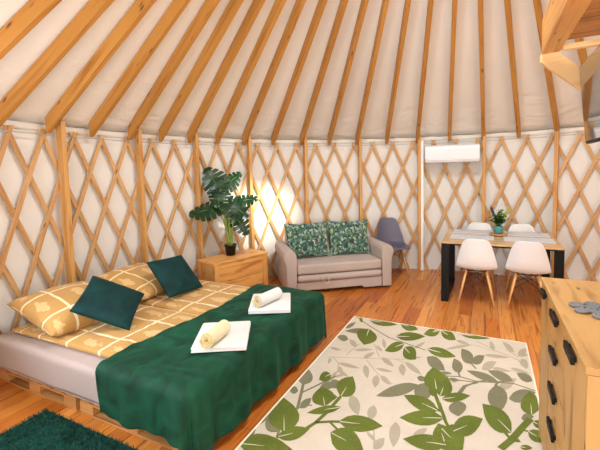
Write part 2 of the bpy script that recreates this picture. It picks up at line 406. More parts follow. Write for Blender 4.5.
# ------------------------------------------------------------------ the yurt shell
def P(ang, r, z): return Vector((CX + r * cos(ang), CY + r * sin(ang), z))
WALL_R = 3.765; Z_TOP = 2.185
SLOPE = 0.799
def roof_z(r): return 2.165 + (WALL_R - r) * SLOPE
R_RING = 0.66

m = MB(); n = 96
m.add([P(2 * pi * i / n, 3.95, 0) for i in range(n)], [tuple(range(n))]); m.add([P(2 * pi * i / n, 3.95, -0.06) for i in range(n)], [tuple(range(n - 1, -1, -1))])
tag(m.build('floor', M_FLOOR, fix=False), 'glossy orange pine floorboards running away from the camera', kind='structure')

def arc(a0, a1, z0, z1, n, mb, r=WALL_R, t=0.02):
    def ring(rr):
        return lambda u, v: P(R(a0 + (a1 - a0) * u), rr, z0 + (z1 - z0) * v)
    L = r * abs(R(a1 - a0))
    mb.grid(ring(r), n, max(1, int((z1 - z0) / 0.3)), uvscale=(L, z1 - z0))
    mb.grid(ring(r + t), n, 1, uvscale=(L, z1 - z0))
    for zz in (z0, z1):
        mb.grid(lambda u, v: P(R(a0 + (a1 - a0) * u), r + t * v, zz), n, 1)
    for aa in (a0, a1):
        mb.grid(lambda u, v: P(R(aa), r + t * u, z0 + (z1 - z0) * v), 1, 1)
# invented openings behind the camera for the added lights: door at 260..280 deg, windows at 310..332 and 209..231 deg
wl_ = MB(); arc(-28, 206, 0, Z_TOP, 130, wl_)
tag(wl_.build('wall_canvas', M_CANVAS, fix=False), 'cream canvas wall lining behind the lattice', kind='structure')
wb = MB(); arc(232, 258, 0, Z_TOP, 16, wb); arc(282, 308, 0, Z_TOP, 16, wb); arc(258, 282, 2.06, Z_TOP, 14, wb)
arc(206, 232, 0, 0.85, 16, wb); arc(206, 232, 1.95, Z_TOP, 16, wb); arc(308, 332, 0, 0.85, 16, wb); arc(308, 332, 1.95, Z_TOP, 16, wb)
tag(wb.build('wall_back', M_CANVAS, fix=False), kind='structure')
for nm, a0, a1, z0, z1 in (('added_door_1', 258, 282, 0, 2.06), ('added_window_1', 206, 232, 0.85, 1.95), ('added_window_2', 308, 332, 0.85, 1.95)):  # unseen door and windows, added as light sources
    fr = MB(); A, B = P(R(a0), WALL_R, 0), P(R(a1), WALL_R, 0); d = (B - A); L = d.length; ang = math.atan2(d.y, d.x)
    c = (A + B) / 2; Mx = Matrix.Translation(c) @ Matrix.Rotation(ang, 4, 'Z')
    for s in (-1, 1): fr.box((s * (L / 2 - 0.03), 0, (z0 + z1) / 2), (0.07, 0.09, z1 - z0), bev=.004, M=Mx)
    for zz in (z0 + 0.035, z1 - 0.035): fr.box((0, 0, zz), (L - 0.13, 0.08, 0.07), bev=.004, M=Mx)
    if z0 == 0: fr.box((0, 0, 1.0), (0.09, 0.08, z1 - 0.15), bev=.004, M=Mx)
    fo = tag(fr.build(nm, M_PALE), kind='structure')
    g = MB(); g.box((0, 0, (z0 + z1) / 2), (L - 0.1, 0.008, z1 - z0 - 0.1), M=Mx); g.build('pane', M_GLASS, fo)

# roof canvas: a cone from the wall head to the crown ring, sagging a little between the rafters
rf = MB()
NA = 250
def roof(u, v):
    a = 2 * pi * u; r = WALL_R + (R_RING - WALL_R) * v
    sag = 0.012 * (1 - abs(cos(25 * a))) * (1 - v)
    wr = 0.010 * tex_noise(a * 14, v * 22, 3) * max(0, 1 - v * 4) + 0.006 * tex_noise(a * 6, v * 6, 9)
    return P(a, r, roof_z(r) + 0.012 - sag + wr)
rf.grid(roof, NA, 30, uvscale=(14, 4))
o = rf.build('ceiling', M_ROOF, fix=False); solidify(o, 0.02, 1.0); tag(o, 'beige roof canvas stretched over the sloping rafters', kind='structure')
hm = MB(); hm.grid(lambda u, v: P(2 * pi * u, WALL_R - 0.006, 2.105 + 0.068 * v + 0.004 * tex_noise(u * 60, v * 2)), 200, 2)
tag(solidify(hm.build('trim_1', M_HEM, fix=False), 0.006), 'white canvas hem where wall meets roof', kind='structure')

# crown ring and clear dome over the roof opening (above the frame)
cr = empty('roof_crown', (CX, CY, roof_z(R_RING)), 0, 'round timber crown ring at the top of the roof', 'crown ring', kind='structure')
m = MB()
def ringbox(mb, r0, r1, z0, z1, n=64):
    prof = [(r0, z0), (r1, z0), (r1, z1), (r0, z1)]
    for k in range(4):
        (ra, za), (rb, zb) = prof[k], prof[(k + 1) % 4]
        mb.grid(lambda u, v: Vector(((ra + (rb - ra) * v) * cos(2 * pi * u), (ra + (rb - ra) * v) * sin(2 * pi * u), za + (zb - za) * v)), n, 1, uvscale=(4, .1))
ringbox(m, 0.62, 0.70, -0.12, 0.08); m.build('ring', M_RAFTER, cr)
m = MB(); m.lathe([(0.70, 0.08), (0.66, 0.16), (0.5, 0.26), (0.25, 0.32), (0.001, 0.34)], n=48); m.build('dome', M_GLASS, cr)

# posts
POST_DEG = [201.2, 186.6, 172.3, 159.8, 146.9, 132.5, 118.3, 103.5, 88.7, 74.4, 60.0]
ORD = ['first', 'second', 'third', 'fourth', 'fifth', 'sixth', 'seventh', 'eighth', 'ninth', 'tenth']
post_notes = {1: 'behind the near end of the bed head', 2: 'behind the bed beside the far pillow', 3: 'behind the left end of the pine chest', 4: 'in the sunlit patch behind the chest',
              5: 'behind the left sofa cushion', 6: 'behind the right end of the sofa', 7: 'beside the white pipe and the air conditioner', 8: 'behind the dining table by the air conditioner', 9: 'behind the right end of the dining table'}
for i, dg in enumerate(POST_DEG):
    if i == 0 or i == 10: continue
    a = R(dg); loc = P(a, 3.655, 0)
    m = MB(); m.box((0, 0, 1.105), (0.085, 0.045, 2.21), bev=0.004)
    o = m.build('wall_post', M_POST); o.location = loc; o.rotation_euler = (0, 0, a)
    tag(o, 'upright pine post %s, %s of nine' % (post_notes[i], ORD[i - 1]), 'post', 'upright posts inside the lattice wall')

# rafters: one at each post, one between
def rafter(ang, label):
    a = ang + R(max(0.0, 0.016 * (math.degrees(ang) - 75))); r0, r1 = 3.675, 0.70
    e = Vector((cos(a), sin(a), 0)); t = Vector((-sin(a), cos(a), 0))
    dn = 0.006; dep = 0.120
    th = math.atan(SLOPE); L = (r0 - r1) / cos(th)
    def q(r, off): return Vector((r, 0, roof_z(r) - 0.004 - off))
    vs = []; hw = 0.024; h = dep / cos(th)
    foot_cut = 0.0
    for s in (-1, 1):
        for (r, off) in ((r0, dn), (r0, h), (r1, h), (r1, dn)):
            v = q(r, off); vs.append((v.x - r0, s * hw, v.z))
    fs = [(0, 1, 2, 3), (4, 7, 6, 5), (0, 4, 5, 1), (1, 5, 6, 2), (2, 6, 7, 3), (3, 7, 4, 0)]
    ofs = random.random() * 30
    U = lambda i: -vs[i][0] / cos(th)
    uvs = []
    for f in fs:
        uv = []
        for i in f:
            k = i % 4
            if f in (fs[0], fs[1]): vv = 0.0 if k in (0, 3) else 0.1
            else: vv = 0.2 + (0.05 if i >= 4 else 0)
            uv.append((U(i) + ofs, vv + ofs))
        uvs.append(uv)
    m = MB(); m.add(vs, fs, uvs); o = m.build('roof_rafter', M_RAFTER)
    b = o.modifiers.new('bevel', 'BEVEL'); b.width = 0.003; b.segments = 2
    base = P(a, r0, 0) ; o.location = (base.x, base.y, 0); o.rotation_euler = (0, 0, a)
    o.location = Vector(o.location)
    return tag(o, label, 'rafter', 'sloping pine rafters under the roof canvas')
full = [POST_DEG[i] for i in range(11)]
for i in range(11):
    if i == 0: lab = 'pine rafter across the extreme top left corner, its foot out of frame'
    elif i == 10: lab = 'pine rafter at the top right behind the timber platform, its foot hidden by the television'
    else: lab = 'sloping pine rafter that comes down onto the %s wall post from the left' % ORD[i - 1]
    rafter(R(full[i]), lab)
    if i < 10:
        if i == 0: lab = 'pine rafter ending between the left frame edge and the first wall post'
        elif i == 9: lab = 'pine rafter ending to the right of the ninth wall post'
        else: lab = 'pine rafter ending free between the %s and %s wall posts from the left' % (ORD[i - 1], ORD[i])
        rafter(R((full[i] + full[i + 1]) / 2), lab)
rafter(R(208.5), 'pine rafter high in the top left, left of every other rafter')

# lattice: two layers of slats crossing
lat = empty('wall_lattice', (CX, CY, 0), 0, 'diamond lattice of crossed pine slats running all along the canvas wall', 'lattice', kind='thing')
STEP = 360 / 73; PH = 129.55; DPM = 6.55
def slat(k, sgn, r):
    top = PH + STEP * k; zt, zb = 2.12, 0.02; W = 0.042; T = 0.012
    m = MB(); ns = 10; vs = []; fs = []; uvs = []; of = random.random() * 40; jit = random.uniform(-.12, .12)
    sl = R(DPM) * RW          # tangential metres per metre of height
    hw = W / 2 * math.sqrt(1 + sl * sl)
    for i in range(ns + 1):
        z = zt + (zb - zt) * i / ns; th = top + jit + sgn * DPM * (2.075 - z)
        for rr in (r, r + T):
            for s in (-1, 1):
                a = R(th) + s * hw / rr
                vs.append(Vector((rr * cos(a), rr * sin(a), z)))
    for i in range(ns):
        a = i * 4; b = a + 4; u0 = i * .25 + of; u1 = u0 + .25
        for (p, q) in ((0, 1), (1, 3), (3, 2), (2, 0)):
            fs.append((a + p, a + q, b + q, b + p)); w0 = of + (p * .03); uvs.append([(u0, w0), (u0, w0 + .04), (u1, w0 + .04), (u1, w0)])
    fs += [(0, 2, 3, 1), (ns * 4, ns * 4 + 1, ns * 4 + 3, ns * 4 + 2)]; uvs += [[(0, 0)] * 4] * 2
    m.add(vs, fs, uvs)
    m.build('slat', M_SLAT, lat)
kmin, kmax = -16, 17
for k in range(kmin, kmax + 1):
    slat(k, +1, RW + 0.002)     # front layer, leaning to the right
    if k * STEP + PH < 222: slat(k, -1, RW + 0.017)     # rear layer, leaning to the left
rp = MB(); rp.tube([P(R(26 + 192 * i / 160), RW - 0.004, 2.068 + 0.004 * sin(i * .7)) for i in range(161)], 0.005, 6)
tag(rp.build('tension_cable', M_ROPE), 'thin grey cable running along the heads of the lattice slats', 'cable')

# ------------------------------------------------------------------ timber platform over the chest of drawers
pf = empty('timber_platform', (0.34, 3.22, 2.45), 0, 'raised timber platform with plank underside and diagonal brace at the top right', 'platform')
def bx(name, c, size, mat, parent, bev=0.004, rot=None, label=None):
    m = MB(); m.box(c, size, rot, bev); o = m.build(name, mat, parent)
    if label: o['label'] = label
    return o
bx('side_beam', (0.055, -0.95, 0.12), (0.11, 1.9, 0.24), M_LOFT, pf)
bx('side_beam', (1.14, -0.95, 0.12), (0.11, 1.9, 0.24), M_LOFT, pf)
bx('end_beam', (0.60, -0.03, 0.0175), (0.965, 0.05, 0.035), M_PALE, pf)
bx('cross_beam', (0.60, -1.02, 0.026), (0.965, 0.08, 0.05), M_PALE, pf)
for i in range(14):
    bx('plank', (0.60, -0.125 - i * 0.132, 0.07), (0.965, 0.126, 0.03), M_PLANK, pf)
for y_ in (-0.06, -1.84):
    bx('post', (0.44, y_, -1.24), (0.10, 0.10, 2.42), M_PALE, pf)
    bx('post', (1.14, y_, -1.23), (0.10, 0.10, 2.44), M_PALE, pf)
# diagonal brace in the plane of the far end
br = MB(); br.prism([(-0.005, 0.0), (0.10, 0.0), (0.385, -0.27), (0.385, -0.41), (-0.005, -0.055)], -0.05, 0.0, Matrix.Rotation(R(90), 4, 'X'))
o = br.build('brace', M_PALE, pf); o['label'] = 'pale diagonal brace'
b = o.modifiers.new('bevel', 'BEVEL'); b.width = 0.003; b.segments = 2

# television on the platform post
tv = empty('television', (0.60, 3.21, 1.81), 0, 'flat black television seen almost edge on beside the timber platform', 'television')
tvM = Matrix.Rotation(R(-5.5), 4, 'Y')
m = MB(); m.box((0.03, -0.46, 0.255), (0.035, 0.93, 0.535), bev=0.006, M=tvM); m.build('casing', M_BLACK, tv)
M_SCREEN = plain('tv_screen', srgb(10, 11, 13), 0.06, spec=1.0)
M_SCREEN.node_tree.nodes['Principled BSDF'].inputs['Coat Weight'].default_value = 1.0
m = MB(); m.box((0.0105, -0.46, 0.26), (0.004, 0.91, 0.505), M=tvM); m.build('screen', M_SCREEN, tv)
m = MB(); m.box((0.075, -0.14, 0.25), (0.06, 0.12, 0.2), bev=.004); m.build('wall_bracket', M_BLACK, tv)

# air conditioner and pipe
a = R(95.8); c = P(a, 3.58, 0)
ac = empty('air_conditioner', (c.x - .01, c.y, 1.755), a - R(90), 'white wall mounted air conditioner above the dining table', 'air conditioner')
prof = [(-0.09, 0.0), (0.075, 0.0), (0.075, 0.265), (-0.06, 0.265), (-0.10, 0.245), (-0.118, 0.20), (-0.118, 0.06), (-0.112, 0.04)]
m = MB(); m.prism([(x, y) for x, y in prof], -0.39, 0.39, Matrix(((0, 0, 1, 0), (1, 0, 0, 0), (0, 1, 0, 0), (0, 0, 0, 1))))
o = m.build('body', M_WHITEP, ac); b = o.modifiers.new('bevel', 'BEVEL'); b.width = 0.008; b.segments = 3
m = MB(); m.box((0, -0.108, 0.022), (0.72, 0.012, 0.05), (R(28), 0, 0), bev=0.003); o = m.build('louver', M_WHITEP, ac)
m = MB(); m.box((0, -0.075, -0.003), (0.70, 0.05, 0.008)); m.build('outlet', plain('ac_outlet', srgb(120, 116, 116), 0.6), ac)
pp = MB(); q = P(R(102.85), 3.625, 0); pp.box((0, 0, 1.06), (0.040, 0.035, 2.10), bev=0.006)
o = pp.build('pipe_cover', M_PIPE); o.location = (q.x, q.y, 0); o.rotation_euler = (0, 0, R(102.85 - 90))
tag(o, 'narrow white pipe cover running from floor to air conditioner height', 'pipe cover')

# added pendant lamp for warm light (outside the frame, left of the camera)
lp = empty('added_pendant_lamp', ADDED_LAMP, 0, 'added round warm glass pendant lamp, unseen, hanging from the rafters left of the camera', 'lamp')
m = MB(); m.lathe([(0.001, -0.13), (0.05, -0.12), (0.09, -0.093), (0.12, -0.05), (0.13, 0.0), (0.12, 0.05), (0.09, 0.093), (0.05, 0.12)], n=32)
mg, ntg, bg_ = new_mat('added_lamp_globe'); bg_.inputs['Base Color'].default_value = (1, .9, .75, 1); bg_.inputs['Emission Color'].default_value = (1, .74, .45, 1); bg_.inputs['Emission Strength'].default_value = 3.0
tr_ = ntg.nodes.new('ShaderNodeBsdfTransparent'); mx_ = ntg.nodes.new('ShaderNodeMixShader'); mx_.inputs[0].default_value = 0.85
ntg.links.new(bg_.outputs[0], mx_.inputs[1]); ntg.links.new(tr_.outputs[0], mx_.inputs[2]); ntg.links.new(mx_.outputs[0], ntg.nodes['Material Output'].inputs[0])
g_ = m.build('added_lamp_globe', mg, lp)
m = MB(); m.lathe([(0.05, 0.118), (0.03, 0.15), (0.012, 0.17)], n=16); m.build('cap', M_BLACK, lp)
m = MB(); m.tube([(0, 0, .165), (0, 0, roof_z(math.hypot(ADDED_LAMP.x - CX, ADDED_LAMP.y - CY)) - ADDED_LAMP.z)], .003, 6); m.build('cord', M_BLACK, lp)
RUG_LEAVES = """G -1142 3915,-1117 3885,-1071 3840,-1022 3818,-971 3815,-930 3828,-890 3855,-861 3887,-841 3909,-868 3932,-909 3942,-959 3942,-1007 3942,-1060 3942,-1102 3942,-1130 3942|
v -1136 3928,-1130 3903,-1047 3899,-994 3909,-996 3915,-1051 3918|
G -1258 3942,-1258 3937,-1255 3911,-1247 3885,-1236 3861,-1225 3843,-1213 3828,-1202 3818,-1194 3812,-1197 3827,-1201 3850,-1207 3876,-1215 3900,-1226 3923,-1238 3940,-1251 3942|
G -810 3942,-796 3909,-769 3851,-738 3814,-706 3800,-679 3804,-652 3823,-631 3850,-617 3868,-633 3899,-657 3942,-687 3942,-718 3942,-751 3942,-780 3942,-801 3942|
v -805 3942,-803 3933,-750 3909,-715 3906,-716 3912,-751 3928|
G -410 3928,-424 3942,-450 3942,-476 3942,-500 3942,-518 3917,-532 3866,-541 3814,-546 3780,-530 3770,-507 3755,-481 3749,-458 3757,-436 3783,-420 3827,-412 3888|
v -412 3912,-416 3934,-454 3896,-476 3859,-475 3854,-450 3879|
G -788 3618,-766 3595,-726 3567,-683 3562,-639 3579,-603 3609,-569 3652,-543 3699,-525 3730,-549 3744,-586 3765,-631 3777,-674 3775,-719 3753,-755 3712,-778 3654|
v -782 3631,-778 3611,-706 3639,-661 3669,-662 3674,-709 3656|
G -1080 3691,-1111 3678,-1155 3645,-1172 3594,-1162 3529,-1136 3468,-1096 3405,-1053 3353,-1025 3319,-1005 3340,-975 3372,-953 3416,-944 3465,-954 3528,-986 3592,-1042 3655|
v -1073 3677,-1083 3680,-1068 3573,-1053 3504,-1051 3503,-1060 3571|
g -1066 3648,-1085 3660,-1122 3676,-1161 3674,-1201 3657,-1233 3631,-1262 3597,-1283 3563,-1296 3540,-1273 3535,-1238 3527,-1198 3526,-1161 3533,-1123 3552,-1093 3582,-1074 3623|
g -1310 3608,-1300 3609,-1284 3616,-1272 3636,-1263 3667,-1258 3701,-1257 3740,-1258 3776,-1259 3801,-1268 3793,-1282 3782,-1297 3763,-1308 3738,-1316 3705,-1317 3668,-1314 3629|
g -1199 3375,-1211 3396,-1233 3427,-1255 3445,-1277 3448,-1293 3441,-1308 3424,-1317 3403,-1317 3388,-1309 3372,-1288 3348,-1265 3328,-1244 3317,-1224 3316,-1209 3329,-1202 3356|
G -683 3491,-701 3504,-732 3515,-761 3501,-785 3464,-800 3419,-810 3362,-814 3310,-817 3275,-799 3274,-772 3273,-743 3282,-719 3302,-697 3339,-684 3389,-682 3452|
v -684 3476,-690 3493,-728 3434,-749 3387,-748 3383,-723 3421|
G -668 3417,-667 3372,-660 3301,-645 3250,-623 3218,-600 3205,-573 3207,-550 3219,-534 3228,-538 3265,-545 3322,-557 3381,-574 3426,-598 3458,-625 3463,-653 3438|
v -663 3418,-666 3403,-628 3349,-602 3321,-601 3325,-625 3360|
s -1078 3260,-1083 3279,-1094 3312,-1110 3340,-1129 3361,-1147 3373,-1165 3379,-1180 3379,-1191 3378,-1182 3358,-1169 3329,-1153 3299,-1137 3275,-1118 3256,-1100 3249,-1085 3254|
s -1078 3181,-1066 3178,-1043 3177,-1017 3184,-989 3199,-967 3216,-945 3237,-928 3256,-917 3270,-932 3269,-954 3267,-981 3262,-1007 3252,-1034 3236,-1056 3217,-1071 3194|
s -957 3068,-948 3069,-933 3074,-919 3091,-908 3116,-901 3143,-896 3175,-894 3204,-893 3223,-902 3217,-916 3208,-930 3193,-943 3173,-953 3146,-958 3116,-958 3085|
s -1127 2907,-1113 2897,-1086 2883,-1054 2875,-1020 2873,-992 2875,-964 2882,-942 2891,-928 2896,-945 2904,-970 2915,-1002 2925,-1032 2931,-1067 2933,-1096 2928,-1117 2916|
s -911 2969,-912 2950,-910 2917,-902 2883,-888 2849,-873 2823,-856 2800,-840 2784,-829 2774,-831 2792,-834 2821,-840 2855,-849 2887,-863 2920,-880 2946,-899 2962|
s -810 2948,-800 2941,-781 2930,-758 2925,-734 2925,-713 2928,-693 2935,-677 2944,-666 2949,-678 2955,-696 2963,-718 2970,-741 2973,-765 2973,-786 2967,-802 2956|
s -777 2855,-784 2842,-792 2817,-792 2787,-786 2755,-777 2728,-764 2702,-751 2682,-742 2669,-739 2684,-734 2707,-731 2736,-732 2764,-738 2795,-750 2823,-767 2845|
s -747 2854,-742 2838,-731 2811,-717 2790,-699 2773,-682 2764,-665 2759,-651 2759,-642 2759,-649 2774,-659 2795,-673 2819,-688 2838,-706 2854,-724 2861,-739 2858|
s -815 3148,-807 3129,-791 3098,-771 3072,-748 3053,-727 3043,-706 3038,-689 3038,-678 3038,-688 3055,-702 3081,-721 3108,-741 3130,-765 3149,-787 3157,-805 3153|
s -632 3108,-636 3090,-640 3057,-638 3024,-629 2992,-618 2968,-603 2946,-589 2931,-580 2922,-578 2940,-576 2968,-577 3001,-581 3031,-590 3063,-603 3087,-621 3102|
s -609 3151,-601 3129,-584 3092,-561 3060,-534 3034,-509 3017,-484 3006,-464 3002,-450 2999,-461 3019,-477 3050,-498 3083,-521 3112,-548 3138,-574 3153,-597 3154|
s -1085 2796,-1078 2784,-1065 2766,-1048 2751,-1030 2741,-1014 2736,-998 2734,-986 2736,-977 2737,-986 2748,-999 2763,-1015 2779,-1031 2792,-1050 2801,-1066 2804,-1079 2800|
s -1299 3144,-1290 3136,-1273 3124,-1254 3117,-1234 3115,-1218 3117,-1202 3123,-1191 3130,-1183 3135,-1194 3142,-1209 3151,-1229 3160,-1247 3165,-1267 3166,-1283 3161,-1294 3151|
s -1087 2779,-1092 2774,-1100 2761,-1105 2741,-1106 2716,-1106 2693,-1103 2669,-1100 2649,-1097 2635,-1093 2644,-1087 2657,-1082 2676,-1078 2695,-1077 2720,-1078 2744,-1083 2767|
s -918 3349,-913 3335,-904 3311,-892 3292,-877 3277,-864 3268,-850 3263,-839 3262,-832 3261,-838 3274,-847 3294,-859 3315,-871 3332,-886 3347,-900 3354,-912 3352|
s -826 3329,-826 3344,-827 3373,-834 3405,-845 3439,-857 3467,-871 3494,-884 3515,-893 3528,-891 3508,-887 3478,-881 3444,-873 3412,-861 3379,-848 3353,-834 3336|
s -639 3224,-629 3221,-609 3219,-586 3224,-561 3234,-539 3247,-518 3263,-502 3278,-491 3289,-503 3289,-522 3289,-546 3285,-569 3279,-594 3267,-615 3252,-631 3235|
s -1220 2971,-1224 2965,-1229 2954,-1230 2938,-1227 2919,-1221 2901,-1214 2883,-1206 2868,-1201 2858,-1199 2866,-1196 2877,-1194 2892,-1194 2908,-1198 2928,-1205 2946,-1214 2962|
s -581 3435,-573 3437,-559 3446,-546 3466,-534 3494,-524 3523,-516 3557,-511 3587,-508 3608,-517 3600,-529 3588,-544 3569,-557 3547,-569 3516,-577 3485,-580 3453|
G -474 3469,-458 3439,-426 3393,-389 3366,-347 3357,-310 3361,-273 3378,-244 3401,-224 3416,-242 3440,-270 3476,-307 3510,-345 3532,-388 3540,-428 3527,-458 3493|
v -466 3478,-466 3457,-396 3441,-351 3441,-351 3446,-396 3457|
G -401 3932,-395 3889,-381 3822,-361 3774,-336 3745,-311 3736,-285 3741,-263 3756,-248 3766,-256 3802,-268 3857,-286 3912,-307 3942,-334 3942,-362 3942,-387 3942|
v -394 3939,-397 3915,-354 3867,-325 3847,-325 3853,-352 3885|
G -413 3942,-427 3942,-451 3942,-474 3942,-494 3942,-508 3926,-519 3874,-524 3824,-527 3791,-513 3784,-492 3775,-468 3775,-448 3787,-430 3816,-418 3861,-413 3921|
v -414 3942,-419 3942,-451 3921,-469 3880,-468 3874,-447 3903|
G -221 3922,-205 3901,-172 3871,-133 3856,-88 3856,-48 3868,-8 3888,24 3913,46 3930,26 3942,-5 3942,-44 3942,-84 3942,-130 3942,-172 3942,-205 3942|
v -213 3935,-213 3910,-140 3910,-91 3923,-91 3929,-139 3929|
g -453 3316,-447 3277,-433 3215,-411 3169,-383 3138,-357 3125,-328 3124,-303 3132,-286 3137,-294 3170,-307 3220,-326 3272,-349 3313,-378 3344,-408 3352,-437 3333|
s -317 3537,-303 3540,-276 3549,-244 3569,-209 3598,-178 3628,-147 3663,-122 3693,-106 3714,-124 3706,-150 3694,-183 3675,-216 3652,-252 3621,-282 3589,-305 3556|
s -248 3766,-241 3751,-226 3727,-208 3710,-187 3699,-168 3696,-149 3698,-133 3703,-123 3707,-131 3720,-145 3740,-163 3759,-181 3774,-203 3783,-222 3784,-239 3774|
s 76 3678,80 3697,84 3731,83 3765,78 3798,71 3823,62 3845,52 3859,45 3869,44 3847,42 3814,42 3777,44 3745,49 3713,58 3692,69 3681|
s 235 3706,235 3731,232 3773,223 3812,210 3846,195 3870,177 3887,161 3895,150 3901,154 3873,159 3833,168 3791,179 3756,193 3725,209 3707,225 3704|
s 263 3659,271 3656,286 3656,301 3671,315 3699,326 3731,336 3770,337 3808,337 3833,337 3830,324 3825,308 3812,294 3792,279 3761,269 3724,264 3683|
s 281 3599,276 3574,269 3533,269 3499,275 3472,284 3456,296 3447,308 3444,317 3443,320 3465,324 3499,326 3536,325 3566,318 3593,307 3606,291 3604|
s -4 3551,8 3542,32 3530,62 3527,97 3532,128 3541,159 3556,184 3572,201 3582,185 3588,162 3596,132 3602,102 3602,66 3596,35 3583,9 3564|
s 56 3339,63 3327,78 3311,97 3302,119 3300,139 3303,160 3312,177 3322,188 3330,179 3338,165 3351,147 3363,127 3369,104 3370,83 3364,66 3349|
s 189 3397,196 3386,211 3369,231 3357,255 3351,277 3349,299 3351,317 3356,329 3359,319 3368,305 3382,285 3395,265 3405,241 3411,218 3411,199 3403|
s -20 3281,-9 3275,10 3272,29 3286,48 3315,62 3349,75 3393,85 3435,91 3464,79 3462,61 3460,40 3449,21 3429,2 3396,-11 3355,-18 3309|
g -94 3343,-89 3379,-84 3441,-90 3497,-105 3543,-124 3573,-149 3591,-173 3597,-189 3601,-189 3560,-188 3501,-183 3441,-173 3392,-156 3352,-135 3333,-109 3336|
g -90 3356,-78 3348,-59 3343,-42 3355,-26 3384,-16 3419,-8 3463,-4 3507,-1 3537,-13 3537,-31 3536,-50 3526,-66 3507,-81 3475,-90 3433,-91 3384|
g -176 3153,-169 3180,-161 3227,-162 3272,-172 3312,-185 3340,-205 3361,-224 3373,-237 3380,-240 3348,-244 3303,-243 3254,-239 3213,-227 3177,-211 3156,-189 3151|
g 95 3131,85 3153,63 3187,32 3213,-6 3229,-42 3233,-80 3229,-110 3219,-131 3212,-114 3192,-88 3162,-55 3134,-23 3115,15 3103,50 3104,80 3119|
g 199 3186,193 3212,180 3253,157 3283,128 3301,99 3306,68 3301,41 3289,24 3280,36 3256,53 3221,76 3188,100 3165,130 3151,158 3153,184 3172|
g 332 3245,332 3269,328 3307,317 3334,300 3349,281 3352,261 3346,242 3334,230 3325,235 3303,242 3272,252 3242,265 3222,283 3210,301 3213,321 3231|
g -322 3095,-316 3089,-304 3080,-290 3077,-275 3079,-261 3085,-248 3095,-237 3106,-230 3113,-237 3117,-248 3124,-262 3128,-276 3129,-292 3126,-306 3117,-317 3104|
g -255 3022,-249 3015,-239 3005,-225 3000,-210 3001,-197 3006,-184 3015,-173 3024,-166 3031,-173 3036,-183 3044,-196 3050,-210 3052,-225 3050,-239 3043,-250 3031|
s 99 3026,111 3023,132 3026,153 3045,175 3079,191 3118,207 3165,218 3210,225 3240,211 3235,191 3227,167 3210,146 3184,125 3146,110 3101,102 3054|
g -302 3049,-305 3059,-311 3074,-320 3087,-331 3095,-342 3099,-353 3099,-362 3097,-368 3095,-363 3085,-356 3072,-347 3058,-338 3048,-327 3041,-316 3039,-307 3044|
s 262 3647,268 3643,279 3640,293 3644,309 3655,323 3669,337 3687,337 3704,337 3716,337 3717,337 3718,325 3715,311 3708,294 3696,280 3679,268 3659|
g -1167 1950,-1169 1975,-1176 2016,-1193 2049,-1218 2071,-1245 2081,-1275 2081,-1302 2073,-1317 2068,-1313 2043,-1301 2006,-1283 1971,-1263 1945,-1237 1927,-1210 1925,-1182 1938|
G -1136 1962,-1119 1992,-1097 2045,-1100 2100,-1125 2155,-1164 2197,-1219 2235,-1276 2261,-1316 2279,-1317 2239,-1317 2181,-1317 2118,-1314 2064,-1281 2013,-1233 1980,-1173 1966|
v -1144 1969,-1138 1972,-1182 2049,-1216 2103,-1217 2103,-1186 2047|
G -1151 1903,-1130 1898,-1096 1895,-1066 1906,-1040 1930,-1022 1959,-1010 1995,-1003 2030,-999 2054,-1020 2053,-1051 2052,-1085 2043,-1114 2027,-1140 2000,-1153 1965,-1154 1926|
v -1149 1911,-1144 1905,-1103 1944,-1078 1974,-1080 1975,-1107 1949|
G -1317 1761,-1314 1741,-1253 1714,-1194 1709,-1139 1722,-1096 1746,-1059 1782,-1032 1821,-1014 1847,-1049 1861,-1102 1881,-1165 1894,-1224 1895,-1283 1878,-1317 1843,-1317 1793|
v -1317 1767,-1317 1760,-1245 1783,-1186 1802,-1186 1804,-1247 1789|
g -1317 1938,-1317 1944,-1315 1958,-1306 1981,-1302 2011,-1304 2040,-1309 2073,-1317 2101,-1317 2121,-1317 2109,-1317 2092,-1317 2069,-1317 2043,-1317 2011,-1317 1981,-1317 1953|
g -1315 1829,-1309 1834,-1301 1845,-1299 1860,-1302 1878,-1309 1895,-1317 1913,-1317 1928,-1317 1938,-1317 1930,-1317 1918,-1317 1903,-1317 1887,-1317 1868,-1317 1851,-1317 1836|
g -1257 2486,-1242 2501,-1222 2530,-1218 2566,-1230 2608,-1252 2644,-1285 2681,-1317 2712,-1317 2733,-1317 2710,-1317 2678,-1317 2638,-1317 2600,-1317 2558,-1317 2524,-1282 2498|
g -1255 2396,-1264 2409,-1281 2429,-1297 2439,-1311 2439,-1317 2432,-1317 2418,-1317 2402,-1317 2392,-1317 2382,-1310 2368,-1293 2356,-1279 2351,-1266 2352,-1258 2363,-1255 2383|
g -1151 2218,-1140 2220,-1125 2227,-1114 2243,-1110 2266,-1110 2289,-1115 2317,-1122 2342,-1127 2359,-1136 2352,-1149 2342,-1161 2327,-1169 2309,-1172 2284,-1169 2258,-1158 2232|
g -1313 2193,-1306 2196,-1296 2203,-1291 2215,-1293 2231,-1299 2247,-1308 2264,-1317 2279,-1317 2289,-1317 2283,-1317 2275,-1317 2263,-1317 2249,-1317 2233,-1317 2216,-1317 2201|
G -1002 2309,-989 2337,-974 2386,-976 2429,-994 2467,-1020 2491,-1057 2508,-1095 2515,-1120 2519,-1125 2487,-1132 2441,-1132 2393,-1122 2354,-1101 2321,-1069 2304,-1027 2305|
v -1008 2313,-1003 2317,-1032 2371,-1055 2406,-1057 2405,-1036 2368|
G -897 2341,-915 2343,-946 2342,-980 2328,-1013 2302,-1038 2274,-1060 2241,-1075 2211,-1085 2191,-1066 2194,-1036 2200,-1003 2212,-972 2229,-941 2255,-917 2285,-903 2320|
v -901 2332,-905 2340,-957 2300,-989 2269,-988 2267,-954 2293|
